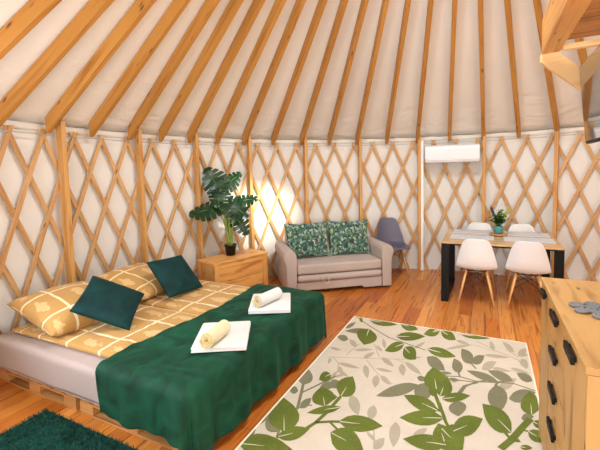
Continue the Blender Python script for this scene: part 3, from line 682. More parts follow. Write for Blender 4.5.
g -1127 2516,-1113 2509,-1090 2500,-1068 2503,-1049 2517,-1036 2536,-1025 2561,-1019 2586,-1015 2604,-1029 2607,-1050 2612,-1073 2612,-1094 2605,-1112 2589,-1124 2565,-1127 2535|
s -1052 2757,-1049 2767,-1047 2784,-1049 2802,-1056 2820,-1065 2835,-1077 2848,-1089 2857,-1096 2864,-1097 2852,-1097 2835,-1096 2816,-1091 2799,-1083 2781,-1073 2768,-1060 2760|
s -1120 2555,-1113 2558,-1102 2567,-1092 2583,-1083 2605,-1078 2627,-1075 2652,-1074 2674,-1073 2688,-1080 2681,-1091 2670,-1102 2654,-1111 2636,-1118 2613,-1122 2589,-1121 2567|
s -1080 2685,-1073 2685,-1060 2687,-1047 2695,-1035 2708,-1025 2723,-1017 2740,-1012 2757,-1008 2767,-1016 2765,-1028 2761,-1042 2754,-1054 2744,-1066 2730,-1075 2714,-1079 2696|
g -954 2436,-959 2442,-968 2453,-979 2461,-992 2466,-1004 2468,-1015 2467,-1024 2465,-1030 2464,-1023 2457,-1014 2448,-1002 2440,-990 2433,-978 2429,-967 2428,-958 2432|
g -450 2843,-473 2848,-516 2846,-562 2819,-608 2772,-643 2720,-674 2659,-695 2605,-708 2570,-682 2576,-643 2587,-599 2608,-558 2638,-515 2685,-481 2741,-459 2805|
G -320 2830,-302 2865,-278 2926,-269 2986,-278 3042,-297 3084,-328 3118,-362 3139,-385 3153,-397 3110,-414 3048,-423 2981,-423 2924,-409 2873,-383 2841,-344 2831|
v -324 2837,-318 2841,-334 2923,-349 2977,-350 2976,-339 2919|
g -477 2943,-472 2931,-462 2912,-450 2902,-437 2901,-426 2906,-415 2916,-406 2929,-400 2937,-406 2947,-415 2961,-427 2974,-439 2980,-452 2981,-464 2972,-473 2955|
g -437 2655,-417 2653,-386 2657,-365 2679,-352 2718,-349 2761,-354 2815,-363 2865,-370 2900,-389 2894,-416 2883,-442 2862,-460 2832,-470 2788,-466 2738,-449 2685|
G -279 2575,-290 2603,-314 2649,-348 2682,-391 2699,-430 2702,-471 2692,-504 2675,-526 2663,-506 2636,-477 2598,-441 2563,-405 2539,-364 2527,-327 2533,-295 2556|
v -286 2572,-285 2582,-349 2606,-393 2617,-393 2614,-349 2598|
G -237 2510,-255 2528,-291 2551,-334 2554,-381 2536,-421 2507,-458 2466,-485 2426,-503 2398,-479 2390,-442 2377,-400 2372,-359 2378,-315 2398,-279 2432,-251 2480|
v -245 2502,-246 2512,-317 2483,-365 2458,-364 2456,-316 2475|
G -210 2279,-199 2302,-184 2343,-181 2379,-189 2408,-204 2426,-225 2438,-248 2441,-264 2443,-270 2417,-279 2379,-284 2340,-282 2309,-271 2283,-253 2271,-226 2274|
v -213 2281,-209 2286,-222 2328,-234 2355,-235 2354,-226 2325|
G -193 2262,-207 2280,-237 2307,-276 2316,-319 2308,-357 2289,-394 2260,-423 2228,-442 2207,-420 2195,-388 2178,-349 2167,-312 2166,-271 2176,-236 2200,-207 2237|
v -200 2256,-200 2264,-266 2251,-311 2237,-310 2235,-266 2244|
s -877 2511,-878 2487,-874 2446,-861 2407,-840 2372,-818 2347,-793 2327,-771 2315,-756 2307,-759 2330,-764 2364,-774 2403,-788 2438,-809 2474,-834 2498,-861 2509|
s -692 2460,-700 2449,-712 2427,-716 2400,-713 2370,-706 2344,-694 2319,-681 2299,-672 2286,-666 2299,-658 2319,-652 2345,-650 2370,-654 2400,-664 2427,-680 2449|
s -515 2349,-523 2331,-533 2296,-535 2257,-529 2216,-519 2182,-504 2150,-489 2127,-480 2112,-475 2131,-468 2161,-464 2197,-464 2234,-470 2275,-482 2310,-502 2337|
s -391 2242,-382 2243,-367 2248,-353 2261,-341 2282,-332 2304,-326 2330,-322 2354,-320 2370,-330 2365,-344 2358,-359 2345,-372 2329,-384 2306,-391 2282,-392 2257|
s -580 2053,-571 2055,-556 2062,-545 2075,-539 2095,-537 2115,-539 2138,-543 2158,-546 2172,-555 2166,-567 2158,-579 2144,-588 2129,-593 2108,-592 2086,-585 2065|
s -662 2179,-658 2170,-650 2156,-640 2144,-626 2133,-614 2126,-602 2121,-591 2119,-584 2117,-589 2125,-596 2137,-606 2150,-617 2162,-631 2172,-644 2178,-655 2179|
G -855 2196,-831 2177,-789 2153,-744 2147,-699 2158,-662 2180,-627 2212,-600 2247,-582 2271,-607 2283,-645 2302,-691 2314,-736 2314,-784 2300,-821 2269,-845 2224|
v -848 2203,-845 2194,-770 2213,-722 2231,-723 2233,-772 2220|
G -866 2077,-850 2042,-821 1991,-786 1961,-748 1951,-714 1957,-681 1976,-653 2002,-635 2020,-651 2047,-676 2088,-710 2127,-745 2152,-786 2161,-823 2146,-852 2106|
v -858 2079,-858 2071,-793 2055,-751 2048,-751 2050,-793 2061|
G -940 2461,-917 2467,-883 2484,-866 2517,-864 2564,-874 2612,-897 2668,-925 2719,-944 2754,-964 2739,-992 2715,-1014 2680,-1025 2640,-1021 2589,-1001 2537,-964 2488|
v -944 2471,-937 2468,-937 2541,-941 2595,-943 2595,-943 2544|
g -1073 2575,-1061 2561,-1040 2543,-1023 2537,-1010 2544,-1002 2559,-997 2582,-995 2607,-995 2624,-1007 2633,-1024 2647,-1043 2656,-1059 2657,-1072 2648,-1078 2627,-1076 2595|
G -996 2393,-991 2391,-981 2389,-974 2393,-968 2401,-964 2411,-963 2424,-962 2436,-962 2444,-968 2444,-976 2444,-985 2441,-992 2436,-997 2426,-999 2415,-998 2401|
G -956 2292,-949 2290,-937 2287,-926 2291,-916 2299,-909 2310,-903 2323,-900 2336,-897 2345,-905 2345,-915 2346,-927 2343,-938 2338,-947 2329,-954 2316,-956 2301|
G -1118 2713,-1134 2724,-1160 2736,-1179 2732,-1189 2713,-1191 2688,-1187 2654,-1179 2622,-1174 2601,-1160 2597,-1139 2592,-1119 2593,-1105 2602,-1096 2621,-1097 2650,-1108 2689|
v -1116 2705,-1123 2715,-1139 2685,-1146 2660,-1144 2657,-1133 2677|
g 80 3078,61 3040,34 2972,23 2905,25 2844,38 2798,58 2760,80 2735,95 2719,108 2754,127 2808,143 2872,151 2932,148 2995,132 3042,101 3069|
G 153 2535,158 2576,160 2645,147 2705,121 2751,90 2777,51 2788,14 2785,-11 2782,-6 2736,0 2670,14 2605,33 2557,62 2520,95 2508,131 2521|
v 147 2537,151 2546,110 2608,80 2647,79 2645,107 2601|
G -175 2399,-156 2387,-125 2377,-94 2388,-66 2420,-45 2462,-26 2516,-13 2571,-5 2609,-25 2612,-55 2616,-89 2609,-119 2589,-148 2550,-167 2497,-174 2435|
v -171 2409,-168 2401,-124 2455,-95 2496,-95 2498,-126 2461|
g -172 2749,-188 2727,-209 2689,-218 2654,-215 2623,-204 2601,-185 2585,-165 2575,-151 2569,-141 2590,-125 2622,-113 2658,-108 2690,-112 2721,-127 2741,-154 2748|
g 158 2920,170 2907,194 2892,221 2898,252 2924,278 2959,305 3006,327 3054,337 3086,326 3092,303 3100,274 3099,245 3085,214 3054,187 3009,167 2954|
G 285 2780,304 2808,334 2859,337 2911,337 2963,337 3003,333 3039,313 3063,298 3080,281 3044,257 2991,237 2932,227 2882,227 2833,240 2800,267 2784|
v 282 2786,288 2789,292 2866,292 2917,290 2916,287 2863|
g 220 2716,225 2706,234 2693,245 2691,258 2699,269 2713,280 2734,290 2756,296 2771,290 2777,281 2786,270 2790,259 2789,245 2779,234 2760,225 2733|
G 283 2709,283 2695,286 2672,293 2658,303 2651,315 2651,328 2657,337 2666,337 2672,337 2684,337 2702,337 2720,330 2731,318 2737,305 2733,291 2719|
v 287 2713,284 2703,301 2692,315 2690,316 2692,304 2700|
G 248 2594,247 2573,249 2540,258 2518,273 2506,289 2505,308 2511,325 2523,337 2530,335 2548,332 2574,325 2600,315 2619,299 2629,280 2626,260 2608|
v 252 2597,249 2587,273 2569,291 2562,292 2564,276 2576|
G -271 2729,-257 2719,-232 2708,-203 2713,-173 2733,-147 2759,-121 2793,-102 2827,-88 2851,-104 2855,-129 2860,-158 2859,-187 2849,-219 2826,-245 2794,-263 2753|
v -266 2738,-264 2727,-215 2758,-183 2786,-184 2788,-217 2767|
G -286 2758,-266 2769,-236 2793,-218 2830,-212 2877,-217 2923,-230 2973,-249 3016,-262 3047,-279 3027,-304 2997,-327 2957,-339 2916,-341 2866,-329 2819,-303 2779|
v -288 2767,-282 2765,-276 2838,-274 2890,-276 2890,-281 2840|
G -243 2405,-249 2358,-252 2288,-242 2241,-219 2216,-193 2213,-160 2224,-128 2245,-107 2260,-106 2297,-104 2353,-109 2410,-122 2451,-147 2476,-180 2471,-220 2433|
v -237 2404,-240 2396,-202 2354,-176 2332,-175 2333,-199 2360|
g -319 3065,-318 3048,-315 3022,-308 3003,-297 2992,-287 2990,-276 2993,-265 3000,-258 3005,-261 3020,-265 3042,-271 3063,-278 3079,-289 3088,-300 3087,-312 3075|
s -232 3017,-231 3008,-228 2995,-222 2986,-215 2981,-209 2981,-201 2985,-195 2990,-191 2993,-194 3001,-197 3012,-202 3022,-208 3029,-215 3033,-222 3031,-229 3023|
G 192 2420,195 2414,202 2406,211 2403,222 2406,232 2413,243 2423,252 2433,258 2441,254 2445,247 2451,238 2455,228 2455,217 2451,206 2443,197 2429|
v 194 2425,193 2417,211 2421,224 2429,224 2431,212 2428|
g -280 2887,-280 2907,-281 2939,-288 2963,-299 2978,-312 2983,-326 2980,-340 2971,-349 2965,-346 2947,-342 2919,-336 2893,-328 2874,-316 2862,-303 2863,-288 2876|
G -310 2747,-308 2766,-308 2797,-313 2823,-324 2843,-336 2854,-351 2859,-366 2858,-375 2858,-374 2839,-372 2811,-367 2782,-360 2760,-349 2743,-335 2736,-319 2741"""
RUG_STEMS = """G 4 -1294 3942,-1086 3753,-849 3569,-659 3501,-484 3438|
s 3 -1247 2970,-1080 3032,-927 3081,-633 3192,-524 3285|
s 3 -1209 2986,-1127 2907,-1079 2767|
s 3 -1111 3072,-1071 3324|
s 3 -918 3050,-774 2871,-634 2776|
s 3 -829 3141,-944 3379|
s 3 -691 3167,-606 3135|
g 5 -141 3551,-93 3332,-61 3270|
g 5 -302 3049,-172 3090,-43 3070,109 3122|
g 5 102 3125,203 3150,337 3106|
g 5 -339 3114,-256 3037|
s 4 -74 3818,92 3673,257 3569,305 3431|
s 3 166 3746,261 3627|
g 5 -172 3090,-191 3162|
g 5 -255 3022,-155 3036,-43 3061|
g 5 -171 2851,-137 2970,-43 3056|
s 3 71 3345,215 3351,323 3325|
s 3 -240 3656,-89 3722,92 3652|
g 8 -1163 2199,-1225 2389,-1280 2553|
g 6 -1223 2385,-1162 2509,-1071 2704|
G 9 -1158 1900,-1032 2020,-990 2125,-963 2250,-940 2454|
G 8 -990 2125,-906 2173,-812 2215|
G 6 -902 2165,-809 2103|
g 5 -1151 2218,-1157 2251,-1088 2282|
g 6 -1153 1902,-1171 1957|
G 7 -961 2305,-941 2471|
G 7 -913 2170,-841 2198|
G 9 -362 2960,-328 2789,-254 2568|
G 6 -425 2660,-320 2626,-267 2574|
s 3 -755 2302,-727 2234|
s 3 -648 2299,-580 2053|
G 14 90 2358,152 2468,221 2624,275 2735|
G 10 150 2464,196 2480|
G 7 150 2467,115 2530,65 2592|
G 8 -284 2676,-223 2481,-183 2395,-125 2309|
g 6 -157 2852,-125 2969,-52 3063,11 3111|
G 6 248 2594,208 2591|
g 6 74 3065,100 3136,138 3153"""
# ------------------------------------------------------------------ patterned rug
RX0, RX1, RY0, RY1 = -1.33, 0.35, 1.65, 3.955
rg = MB()
rg.box(((RX0 + RX1) / 2, (RY0 + RY1) / 2, 0.005), (RX1 - RX0, RY1 - RY0, 0.010), bev=0.003, mi=0)
for (x0, y0, x1, y1) in ((RX0, RY0, RX0 + .008, RY1), (RX1 - .008, RY0, RX1, RY1), (RX0, RY0, RX1, RY0 + .008), (RX0, RY1 - .008, RX1, RY1)):
    rg.box(((x0 + x1) / 2, (y0 + y1) / 2, 0.0062), (x1 - x0 + .004, y1 - y0 + .004, 0.011), bev=0.003, mi=4)
zz = {'s': 0.0103, 'g': 0.0108, 'G': 0.0114, 'v': 0.0124}; mi_ = {'s': 3, 'g': 2, 'G': 1, 'v': 0}
def flat(poly, z, mi):
    area = sum(poly[i][0] * poly[(i + 1) % len(poly)][1] - poly[(i + 1) % len(poly)][0] * poly[i][1] for i in range(len(poly)))
    if area < 0: poly = poly[::-1]
    rg.add([(x, y, z) for x, y in poly], [tuple(range(len(poly)))], None, mi)
cnt = 0
for line in RUG_LEAVES.split('|'):
    c, pts = line.strip().split(' ', 1)
    poly = [tuple(float(q) / 1000 for q in p.split()) for p in pts.split(',')]
    cnt += 1; flat(poly, zz[c] + cnt * 2e-6, mi_[c])
for line in RUG_STEMS.split('|'):
    c, w, pts = line.strip().split(' ', 2)
    pl = [Vector([float(q) / 1000 for q in p.split()]) for p in pts.split(',')]; hw = int(w) * 0.0014
    cnt += 1; zb = zz[c] - 0.00025
    for i in range(len(pl) - 1):
        d = pl[i + 1] - pl[i]
        if d.length < 0.004: continue
        n_ = Vector((-d.y, d.x)).normalized() * hw
        flat([tuple(pl[i] + n_), tuple(pl[i] - n_), tuple(pl[i + 1] - n_), tuple(pl[i + 1] + n_)], zb + cnt * 2e-6 + i * 1e-6, mi_[c])
o = rg.build('leaf_rug', [M_RUG, M_RUG_G, M_RUG_g, M_RUG_s, M_RUG_e], fix=False)
tag(o, 'cream area rug with large green and grey leaves lying in the foreground', 'rug')

# shag rug beside the bed
sr = empty('shag_rug', (-2.79, 0.55, 0), 0, 'dark teal shaggy bedside rug in the bottom left corner', 'rug')
m = MB(); m.box((0.60, 0.455, 0.008), (1.20, 0.91, 0.014), bev=0.006); m.build('backing', M_SHAG, sr)
m = MB(); rnd = random.Random(3); vs = []; fs = []
for i in range(15000):
    x, y = rnd.uniform(0.0, 1.2), rnd.uniform(0.0, 0.91); a = rnd.uniform(0, 2 * pi); w = 0.0028; h = rnd.uniform(.016, .028); lx, ly = rnd.uniform(-.014, .014), rnd.uniform(-.014, .014)
    k = len(vs); dx, dy = cos(a) * w, sin(a) * w
    vs += [(x - dx, y - dy, .012), (x + dx, y + dy, .012), (x + dx * .7 + lx * .5, y + dy * .7 + ly * .5, .012 + h * .6), (x - dx * .7 + lx * .5, y - dy * .7 + ly * .5, .012 + h * .6), (x + lx, y + ly, .012 + h)]
    fs += [(k, k + 1, k + 2, k + 3), (k + 3, k + 2, k + 4)]
m.add(vs, fs); tag(m.build('pile', M_PILE, sr, fix=False), kind='stuff')

# ------------------------------------------------------------------ bed
BX0, BX1, BY0, BY1 = -3.50, -1.47, 1.515, 3.26
def make_pallet():
    r = empty('pallet'); r.scale = (1, 1, 0.88); L, Wd = 1.01, 0.85
    for y in (0.05, Wd / 2, Wd - 0.05):
        bx('bottom_board', (L / 2, y, 0.011), (L, 0.10, 0.018), M_PALLET, r, .002)
        for x in (0.07, L / 2, L - 0.07): bx('block', (x, y, 0.056), (0.14, 0.10, 0.072), M_PALLET, r, .003)
        bx('stringer_board', (L / 2, y, 0.1005), (L, 0.10, 0.016), M_PALLET, r, .002)
    for i in range(7): bx('deck_board', (0.06 + i * (L - .12) / 6, Wd / 2, 0.118), (0.10, Wd, 0.018), M_PALLET, r, .002)
    return r
pal = make_pallet()
GP = 'pallets under the mattress'
spots = [(-3.62, 1.53, 'wooden pallet under the near head corner of the bed, leftmost on show'), (-2.545, 1.53, 'wooden pallet with visible block ends under the near foot corner of the bed'),
         (-3.62, 2.39, 'wooden pallet under the far head corner of the bed, hidden in shadow'), (-2.545, 2.39, 'wooden pallet under the far foot corner of the bed behind the green blanket')]
for i, (x, y, lab) in enumerate(spots):
    y += 0.02
    if i == 0: o = pal; o.location = (x + .02, y, 0); tag(o, lab, 'pallet', GP)
    else: o = copy_tree(pal, None, lab, (x + (.02 if i == 2 else 0), y, 0))

def cushion_mesh(mb, w, h, t, pw=0.45, pinch=0.07, seed=0, wr=0.004, n=24, flatbottom=0.0):
    def side(sg):
        def f(u, v):
            a, b = 2 * u - 1, 2 * v - 1
            # concentrate samples near the edges
            a = math.copysign(1 - (1 - abs(a)) ** 1.5, a); b = math.copysign(1 - (1 - abs(b)) ** 1.5, b)
            th = t / 2 * (max(0, (1 - a * a)) * max(0, (1 - b * b))) ** pw
            x = w / 2 * a * (1 - pinch * (1 - b * b)); y = h / 2 * b * (1 - pinch * (1 - a * a))
            k = (1 - a ** 4) * (1 - b ** 4)
            z = sg * th + k * wr * (tex_noise(x * 9 + seed, y * 9, seed) + .6 * tex_noise(x * 22 + seed, y * 22, seed * 2)) * 2
            if sg < 0 and flatbottom: z = max(z, -flatbottom)
            return Vector((x, y, z))
        return f
    mb.grid(side(1), n, n, uvscale=(w, h)); mb.grid(side(-1), n, n, uvscale=(w, h))
    return mb
def place(o, C, rot): o.location = C; o.rotation_euler = tuple(R(a) for a in rot); return o
def weld(o):
    bm = bmesh.new(); bm.from_mesh(o.data); bmesh.ops.remove_doubles(bm, verts=bm.verts[:], dist=0.0004); bmesh.ops.recalc_face_normals(bm, faces=bm.faces[:]); bm.to_mesh(o.data); bm.free()
    for p in o.data.polygons: p.use_smooth = True
    return o

m = MB(); m.box(((BX0 + BX1) / 2, (BY0 + BY1) / 2, 0.2545), (BX1 - BX0 - .02, BY1 - BY0 - .02, 0.277), bev=0.03)
tag(m.build('mattress', M_MATTRESS), 'off white quilted mattress whose lower edge shows above the pallets', 'mattress')

def drape(x0, x1, y0, y1, z, eL, eR, eN, eF, rad, amp, freq, seed, nu, nv, zmin=0.012, flare=0.04, wav=0.004, edge=None):
    """cloth lying on a box and hanging over its edges by e*; returns grid function"""
    def prof_(s):
        q = rad * pi / 2
        if s < q: return rad * sin(s / rad), rad * (1 - cos(s / rad))
        return rad + flare * (s - q), rad + (s - q)
    def f(u, v):
        a = (x0 - eL) + (x1 - x0 + eL + eR) * u; b = (y0 - eN) + (y1 - y0 + eN + eF) * v
        if edge: a += edge(b) * (1 - u)
        dx = max(0, x0 - a) if a < x0 else max(0, a - x1); sx = -1 if a < x0 else 1
        dy = max(0, y0 - b) if b < y0 else max(0, b - y1); sy = -1 if b < y0 else 1
        cx_, cy_ = min(max(a, x0), x1), min(max(b, y0), y1)
        s = max(dx, dy) + 0.22 * min(dx, dy)
        zz_ = wav * tex_noise(a * 5 + seed, b * 5, seed) + wav * 0.5 * tex_noise(a * 14, b * 14 + seed, seed)
        if s <= 0: return Vector((a, b, z + zz_ * 2))
        d = Vector((sx * dx, sy * dy)).normalized()
        out, dr = prof_(s)
        al = (cx_ if dy > dx else cy_) + (math.atan2(dy, dx + 1e-9) * 0.25 if dx > 0 and dy > 0 else 0)
        out += amp * (sin(al * freq + seed) + 0.5 * sin(al * freq * 2.3 + seed * 2)) * min(1, s / 0.3) + (0.5 * amp if dx > 0 and dy > 0 else 0)
        return Vector((cx_ + d.x * out, cy_ + d.y * out, max(zmin + 0.002 * sin(al * 30), z - dr + zz_)))
    return f
m = MB(); m.grid(drape(BX0, BX1, BY0, BY1, 0.402, .22, .22, .235, .22, .03, .004, 9, 1, 0, 0, flare=0.0, wav=.003), 110, 100)
o = m.build('fitted_sheet', M_SHEET, fix=False); solidify(o, 0.004, 1.0); tag(o, 'greige bed sheet hanging over the side of the mattress', 'sheet')

for i, (x0, x1, y0, y1, lab) in enumerate(((-3.44, -1.75, 1.60, 2.415, 'mustard duvet with cream grid and leaf print on the near half of the bed'), (-3.47, -1.75, 2.425, 3.255, 'mustard duvet with cream grid and leaf print on the far half of the bed'))):
    m = MB(); cushion_mesh(m, x1 - x0, y1 - y0, 0.068, pw=0.18, pinch=0.012, seed=3 + i * 5, wr=0.006, n=56, flatbottom=.024)
    o = weld(m.build('duvet', M_DUVET)); place(o, ((x0 + x1) / 2, (y0 + y1) / 2, 0.434), (0, 0, 1 - 2 * i)); tag(o, lab, 'duvet', 'mustard duvets')

for nm, C, rot, w, h, t, mat, lab, cat, grp, sd in (
    ('pillow', (-3.13, 1.91, 0.575), (0, 11, -4), .69, .68, .25, M_DUVET, 'mustard leaf print pillow at the near head corner of the bed', 'pillow', 'mustard pillows', 2),
    ('pillow', (-3.20, 2.68, 0.58), (0, 13, 6), .66, .68, .20, M_DUVET, 'mustard leaf print pillow at the far side of the bed, between the teal cushions', 'pillow', 'mustard pillows', 8),
    ('throw_cushion', (-2.722, 1.960, 0.644), (22.2, 27.7, 44), .45, .45, .13, M_TEAL, 'dark teal velvet cushion leaning on the near pillow, left one on the bed', 'cushion', 'teal velvet cushions', 4),
    ('throw_cushion', (-2.80, 2.75, 0.65), (44.7, 2, 86.8), .44, .44, .13, M_TEAL, 'dark teal velvet cushion standing against the far pillow, right one on the bed', 'cushion', 'teal velvet cushions', 6)):
    m = MB(); cushion_mesh(m, w, h, t, seed=sd, pinch=0.06 if nm == 'pillow' else 0.05, pw=.40, wr=.005)
    tag(place(weld(m.build(nm, mat)), C, rot), lab, cat, grp)

m = MB(); m.grid(drape(-2.6, BX1 - 0.008, BY0 - 0.015, BY1 + 0.01, 0.475, -0.44, .44, .33, .33, .055, .016, 15, 5, 0, 0, wav=.007, edge=lambda b: 0.03 * sin(b * 3)), 90, 150)
o = m.build('blanket', M_BLANKET, fix=False); solidify(o, 0.009, 1.0); tag(o, 'emerald green plush blanket draped over the foot of the bed', 'blanket')

def towel(name, C, rz, w, h, lab):
    m = MB()
    for k in range(3):
        m.box((0.003 * k, 0.004 * (k % 2), 0.0055 + 0.0105 * k), (w - .006 * k, h - .008 * (k % 2), 0.0105), bev=0.005)
    m.box((-w / 2 + .008, 0, .016), (.018, h - .01, .030), bev=.009)
    o = m.build(name, M_TOWEL); o.location = C; o.rotation_euler = (0, 0, R(rz))
    for p in o.data.polygons: p.use_smooth = True
    return tag(o, lab, 'towel', 'folded white towels on the blanket')
def roll(name, C, rz, L, lab, mat):
    m = MB(); r0, r1, turns = 0.008, 0.050, 4.0; N = 90; t = 0.0042; vs = []
    for sx in (-L / 2, L / 2):
        for off in (-t, t):
            for i in range(N + 1):
                a = turns * 2 * pi * i / N; r = r0 + (r1 - r0) * i / N + off; vs.append(Vector((sx + (0.006 * sin(i * .2) if sx < 0 else 0), r * cos(a), r * sin(a))))
    n1 = N + 1; fs = []; mis = []
    for i in range(N):
        for (p, q) in ((0, 2), (1, 3)): fs.append((p * n1 + i, p * n1 + i + 1, q * n1 + i + 1, q * n1 + i))
    m.add(vs, fs, None, 0, True)
    m.add(vs, [(i, i + 1, n1 + i + 1, n1 + i) for i in range(N)] + [(2 * n1 + i, 2 * n1 + i + 1, 3 * n1 + i + 1, 3 * n1 + i) for i in range(N)] + [(N, 2 * n1 + N, 3 * n1 + N, n1 + N)], None, 1)
    o = m.build(name, [mat, M_TOWEL_Y]); o.location = C; o.rotation_euler = (0, 0, R(rz)); return tag(o, lab, 'towel', 'rolled towels')
towel('folded_towel', (-1.665, 2.055, 0.494), -60, .43, .36, 'folded white towel on the green blanket, nearer of the two')
towel('folded_towel', (-1.70, 2.765, 0.494), -62, .44, .35, 'folded white towel on the green blanket, farther one near the sofa')
roll('rolled_towel', (-1.63, 1.935, 0.583), 99, .24, 'cream rolled towel lying on the nearer folded towel', M_TOWEL_C)
roll('rolled_towel', (-1.69, 2.71, 0.583), 82, .28, 'white rolled towel lying on the farther folded towel', M_TOWEL)

# ------------------------------------------------------------------ pine chest and monstera
ch = empty('pine_chest', (-3.01, 3.60, 0), R(73), 'low pine chest holding the potted monstera between bed and sofa', 'chest')
L, D, H = 0.87, 0.385, 0.55
bx('top', (L / 2, D / 2, H - 0.0125), (L + 0.025, D + 0.012, 0.025), M_CHEST, ch)
for x in (0.035, L - 0.035):
    for y in (0.035, D - 0.035): bx('leg', (x, y, (H - 0.025) / 2), (0.07, 0.07, H - 0.026), M_CHEST, ch)
bx('side_panel', (0.025, D / 2, 0.32), (0.02, D - 0.14, 0.40), M_CHEST, ch); bx('side_panel', (L - 0.025, D / 2, 0.32), (0.02, D - 0.14, 0.40), M_CHEST, ch)
bx('top_rail', (L / 2, 0.022, 0.49), (L - 0.14, 0.022, 0.06), M_CHEST, ch)
bx('front_board', (L / 2, 0.030, 0.37), (L - 0.14, 0.02, 0.175), M_CHEST, ch); bx('front_board', (L / 2, 0.034, 0.20), (L - 0.14, 0.02, 0.155), M_CHEST, ch)
bx('back_panel', (L / 2, D - 0.03, 0.32), (L - 0.14, 0.018, 0.40), M_CHEST, ch); bx('bottom_panel', (L / 2, D / 2, 0.13), (L - 0.10, D - 0.08, 0.018), M_CHEST, ch)

pl = empty('potted_monstera', (-3.125, 4.085, H), R(26.3), 'tall monstera with big split leaves in a black pot on the pine chest', 'plant')
m = MB(); m.lathe([(0.0, 0.0), (0.060, 0.0), (0.078, 0.13), (0.085, 0.13), (0.085, 0.15), (0.074, 0.15), (0.070, 0.125)], n=28); m.build('pot', M_POTB, pl)
m = MB(); m.lathe([(0.0, 0.122), (0.071, 0.122)], n=20); m.build('soil', M_SOIL, pl)
def split_leaf(base, tip, width, nrm, droop=0.06, lobes=6, seed=0):
    base, tip, nrm = Vector(base), Vector(tip), Vector(nrm).normalized()
    ax = tip - base; L = ax.length; ax.normalize(); sd = ax.cross(nrm).normalized(); nrm = sd.cross(ax).normalized()
    m = MB(); rr = random.Random(seed)
    def wid(t): return width / 2 * (max(0, sin(pi * min(1, (t + 0.10) / 1.12) ** 0.75))) ** 0.8
    def pt(t, s, sg):     # s = 0 midrib .. 1 edge
        w = wid(t) * s; t2 = t - 0.12 * s + 0.16 * s * s * (t - .2)
        return base + ax * (L * t2) + sd * (sg * w) - nrm * (droop * (t * t * 1.0 + (w / max(width, .01)) ** 2 * 1.6) - .01 * sin(t * 9))
    for sg in (-1, 1):
        for i in range(lobes):
            t0, t1 = -0.02 + 1.0 * i / lobes, -0.02 + 1.0 * (i + 1) / lobes
            vs = []; fs = []; K = 6
            for k in range(K + 1):
                s = k / K; gap = 0.0 if s < 0.5 else (0.04 + 0.12 * (s - .5) / .5) * (t1 - t0)
                if i == 0 and s > .4: g0 = 0
                else: g0 = gap
                vs += [pt(t0 + g0, s, sg), pt((t0 + t1) / 2, s * 1.05, sg), pt(t1 - gap, s, sg)]
            for k in range(K):
                a = k * 3; fs += [(a, a + 1, a + 4, a + 3), (a + 1, a + 2, a + 5, a + 4)]
            m.add(vs, fs, None, 0, True)
    m.tube([base + nrm * .002, base + ax * L * .5 - nrm * (droop * .25 - .004), base + ax * L * .95 - nrm * (droop * .9 - .003)], [.004, .003, .0012], 6, mi=1)
    return m
LV = [((-.10, -.03, .90), (-.29, -.07, 1.20), .36, (-.1, -1, .35)), ((-.05, .02, .93), (.17, -.02, 1.13), .25, (.1, -1, .5)), ((-.10, -.06, .88), (-.12, -.16, .66), .30, (0, -1, .5)),
      ((-.14, -.06, .65), (-.54, -.12, .60), .31, (.1, -.85, .7)), ((.0, -.08, .72), (.30, -.17, .55), .34, (.1, -.9, .7)), ((.10, .0, .72), (.40, -.02, .80), .26, (.0, -.8, .8)), ((.06, .03, .56), (.25, .0, .26), .28, (.2, -1, .3))]
pet = []
for i, (b, t, w, n_) in enumerate(LV):
    o = split_leaf(b, t, w, n_, seed=i).build('leaf', [M_LEAF, M_STEM], pl, fix=False)
    sx = -.028 + .008 * i
    s0 = Vector((sx, .01 * ((i % 3) - 1), .12)); b = Vector(b); mid = s0.lerp(b, .55) + Vector((sx * .6 - (b.x * .28), 0, .04))
    pts = [((1 - q) ** 2) * s0 + 2 * q * (1 - q) * mid + q * q * b for q in [k / 8 for k in range(9)]]
    m = MB(); m.tube(pts, [.013 - .0065 * k / 8 for k in range(9)], 7); m.build('stem', M_STEM, pl)

# ------------------------------------------------------------------ sofa
W, D = 1.50, 0.86
sf = empty('sofa', (-2.36, 4.27, 0), R(38.5), 'small beige velour sofa bed with rounded arms against the lattice wall', 'sofa')
XZ = Matrix(((1, 0, 0, 0), (0, 0, -1, 0), (0, 1, 0, 0), (0, 0, 0, 1)))     # outline (x, z), extrusion along -y
def arm(sg):
    pr = [(0.0, 0.025), (0.0, 0.34), (-0.008, 0.43), (-0.03, 0.49), (-0.038, 0.54), (-0.022, 0.585), (0.02, 0.61), (0.07, 0.612), (0.115, 0.59), (0.140, 0.55), (0.142, 0.47), (0.138, 0.36), (0.136, 0.025)]
    if sg < 0: pr = [(W - x, z) for x, z in pr][::-1]
    m = MB(); n = len(pr); ys = [0.0, 0.012, 0.05, 0.25, 0.5, 0.75, 0.84, D]; vs = []; fs = []
    cxm = 0.07 if sg > 0 else W - 0.07
    for y in ys:
        sc = 0.93 if y in (0.0, D) else 1.0
        for x, z in pr: vs.append(Vector((cxm + (x - cxm) * sc, y, 0.3 + (z - 0.3) * (1 - (1 - sc) * .4) - (0.012 if y < .02 and z > .5 else 0))))
    for k in range(len(ys) - 1):
        for i in range(n):
            j = (i + 1) % n; fs.append((k * n + i, k * n + j, (k + 1) * n + j, (k + 1) * n + i))
    fs.append(tuple(range(n - 1, -1, -1))); fs.append(tuple((len(ys) - 1) * n + i for i in range(n)))
    m.add(vs, fs, None, 0, True); o = m.build('arm', M_SOFA, sf)
    b = o.modifiers.new('bevel', 'BEVEL'); b.width = .012; b.segments = 3; b.limit_method = 'ANGLE'; return o
arm(1); arm(-1)
i0, i1 = 0.143, W - 0.143
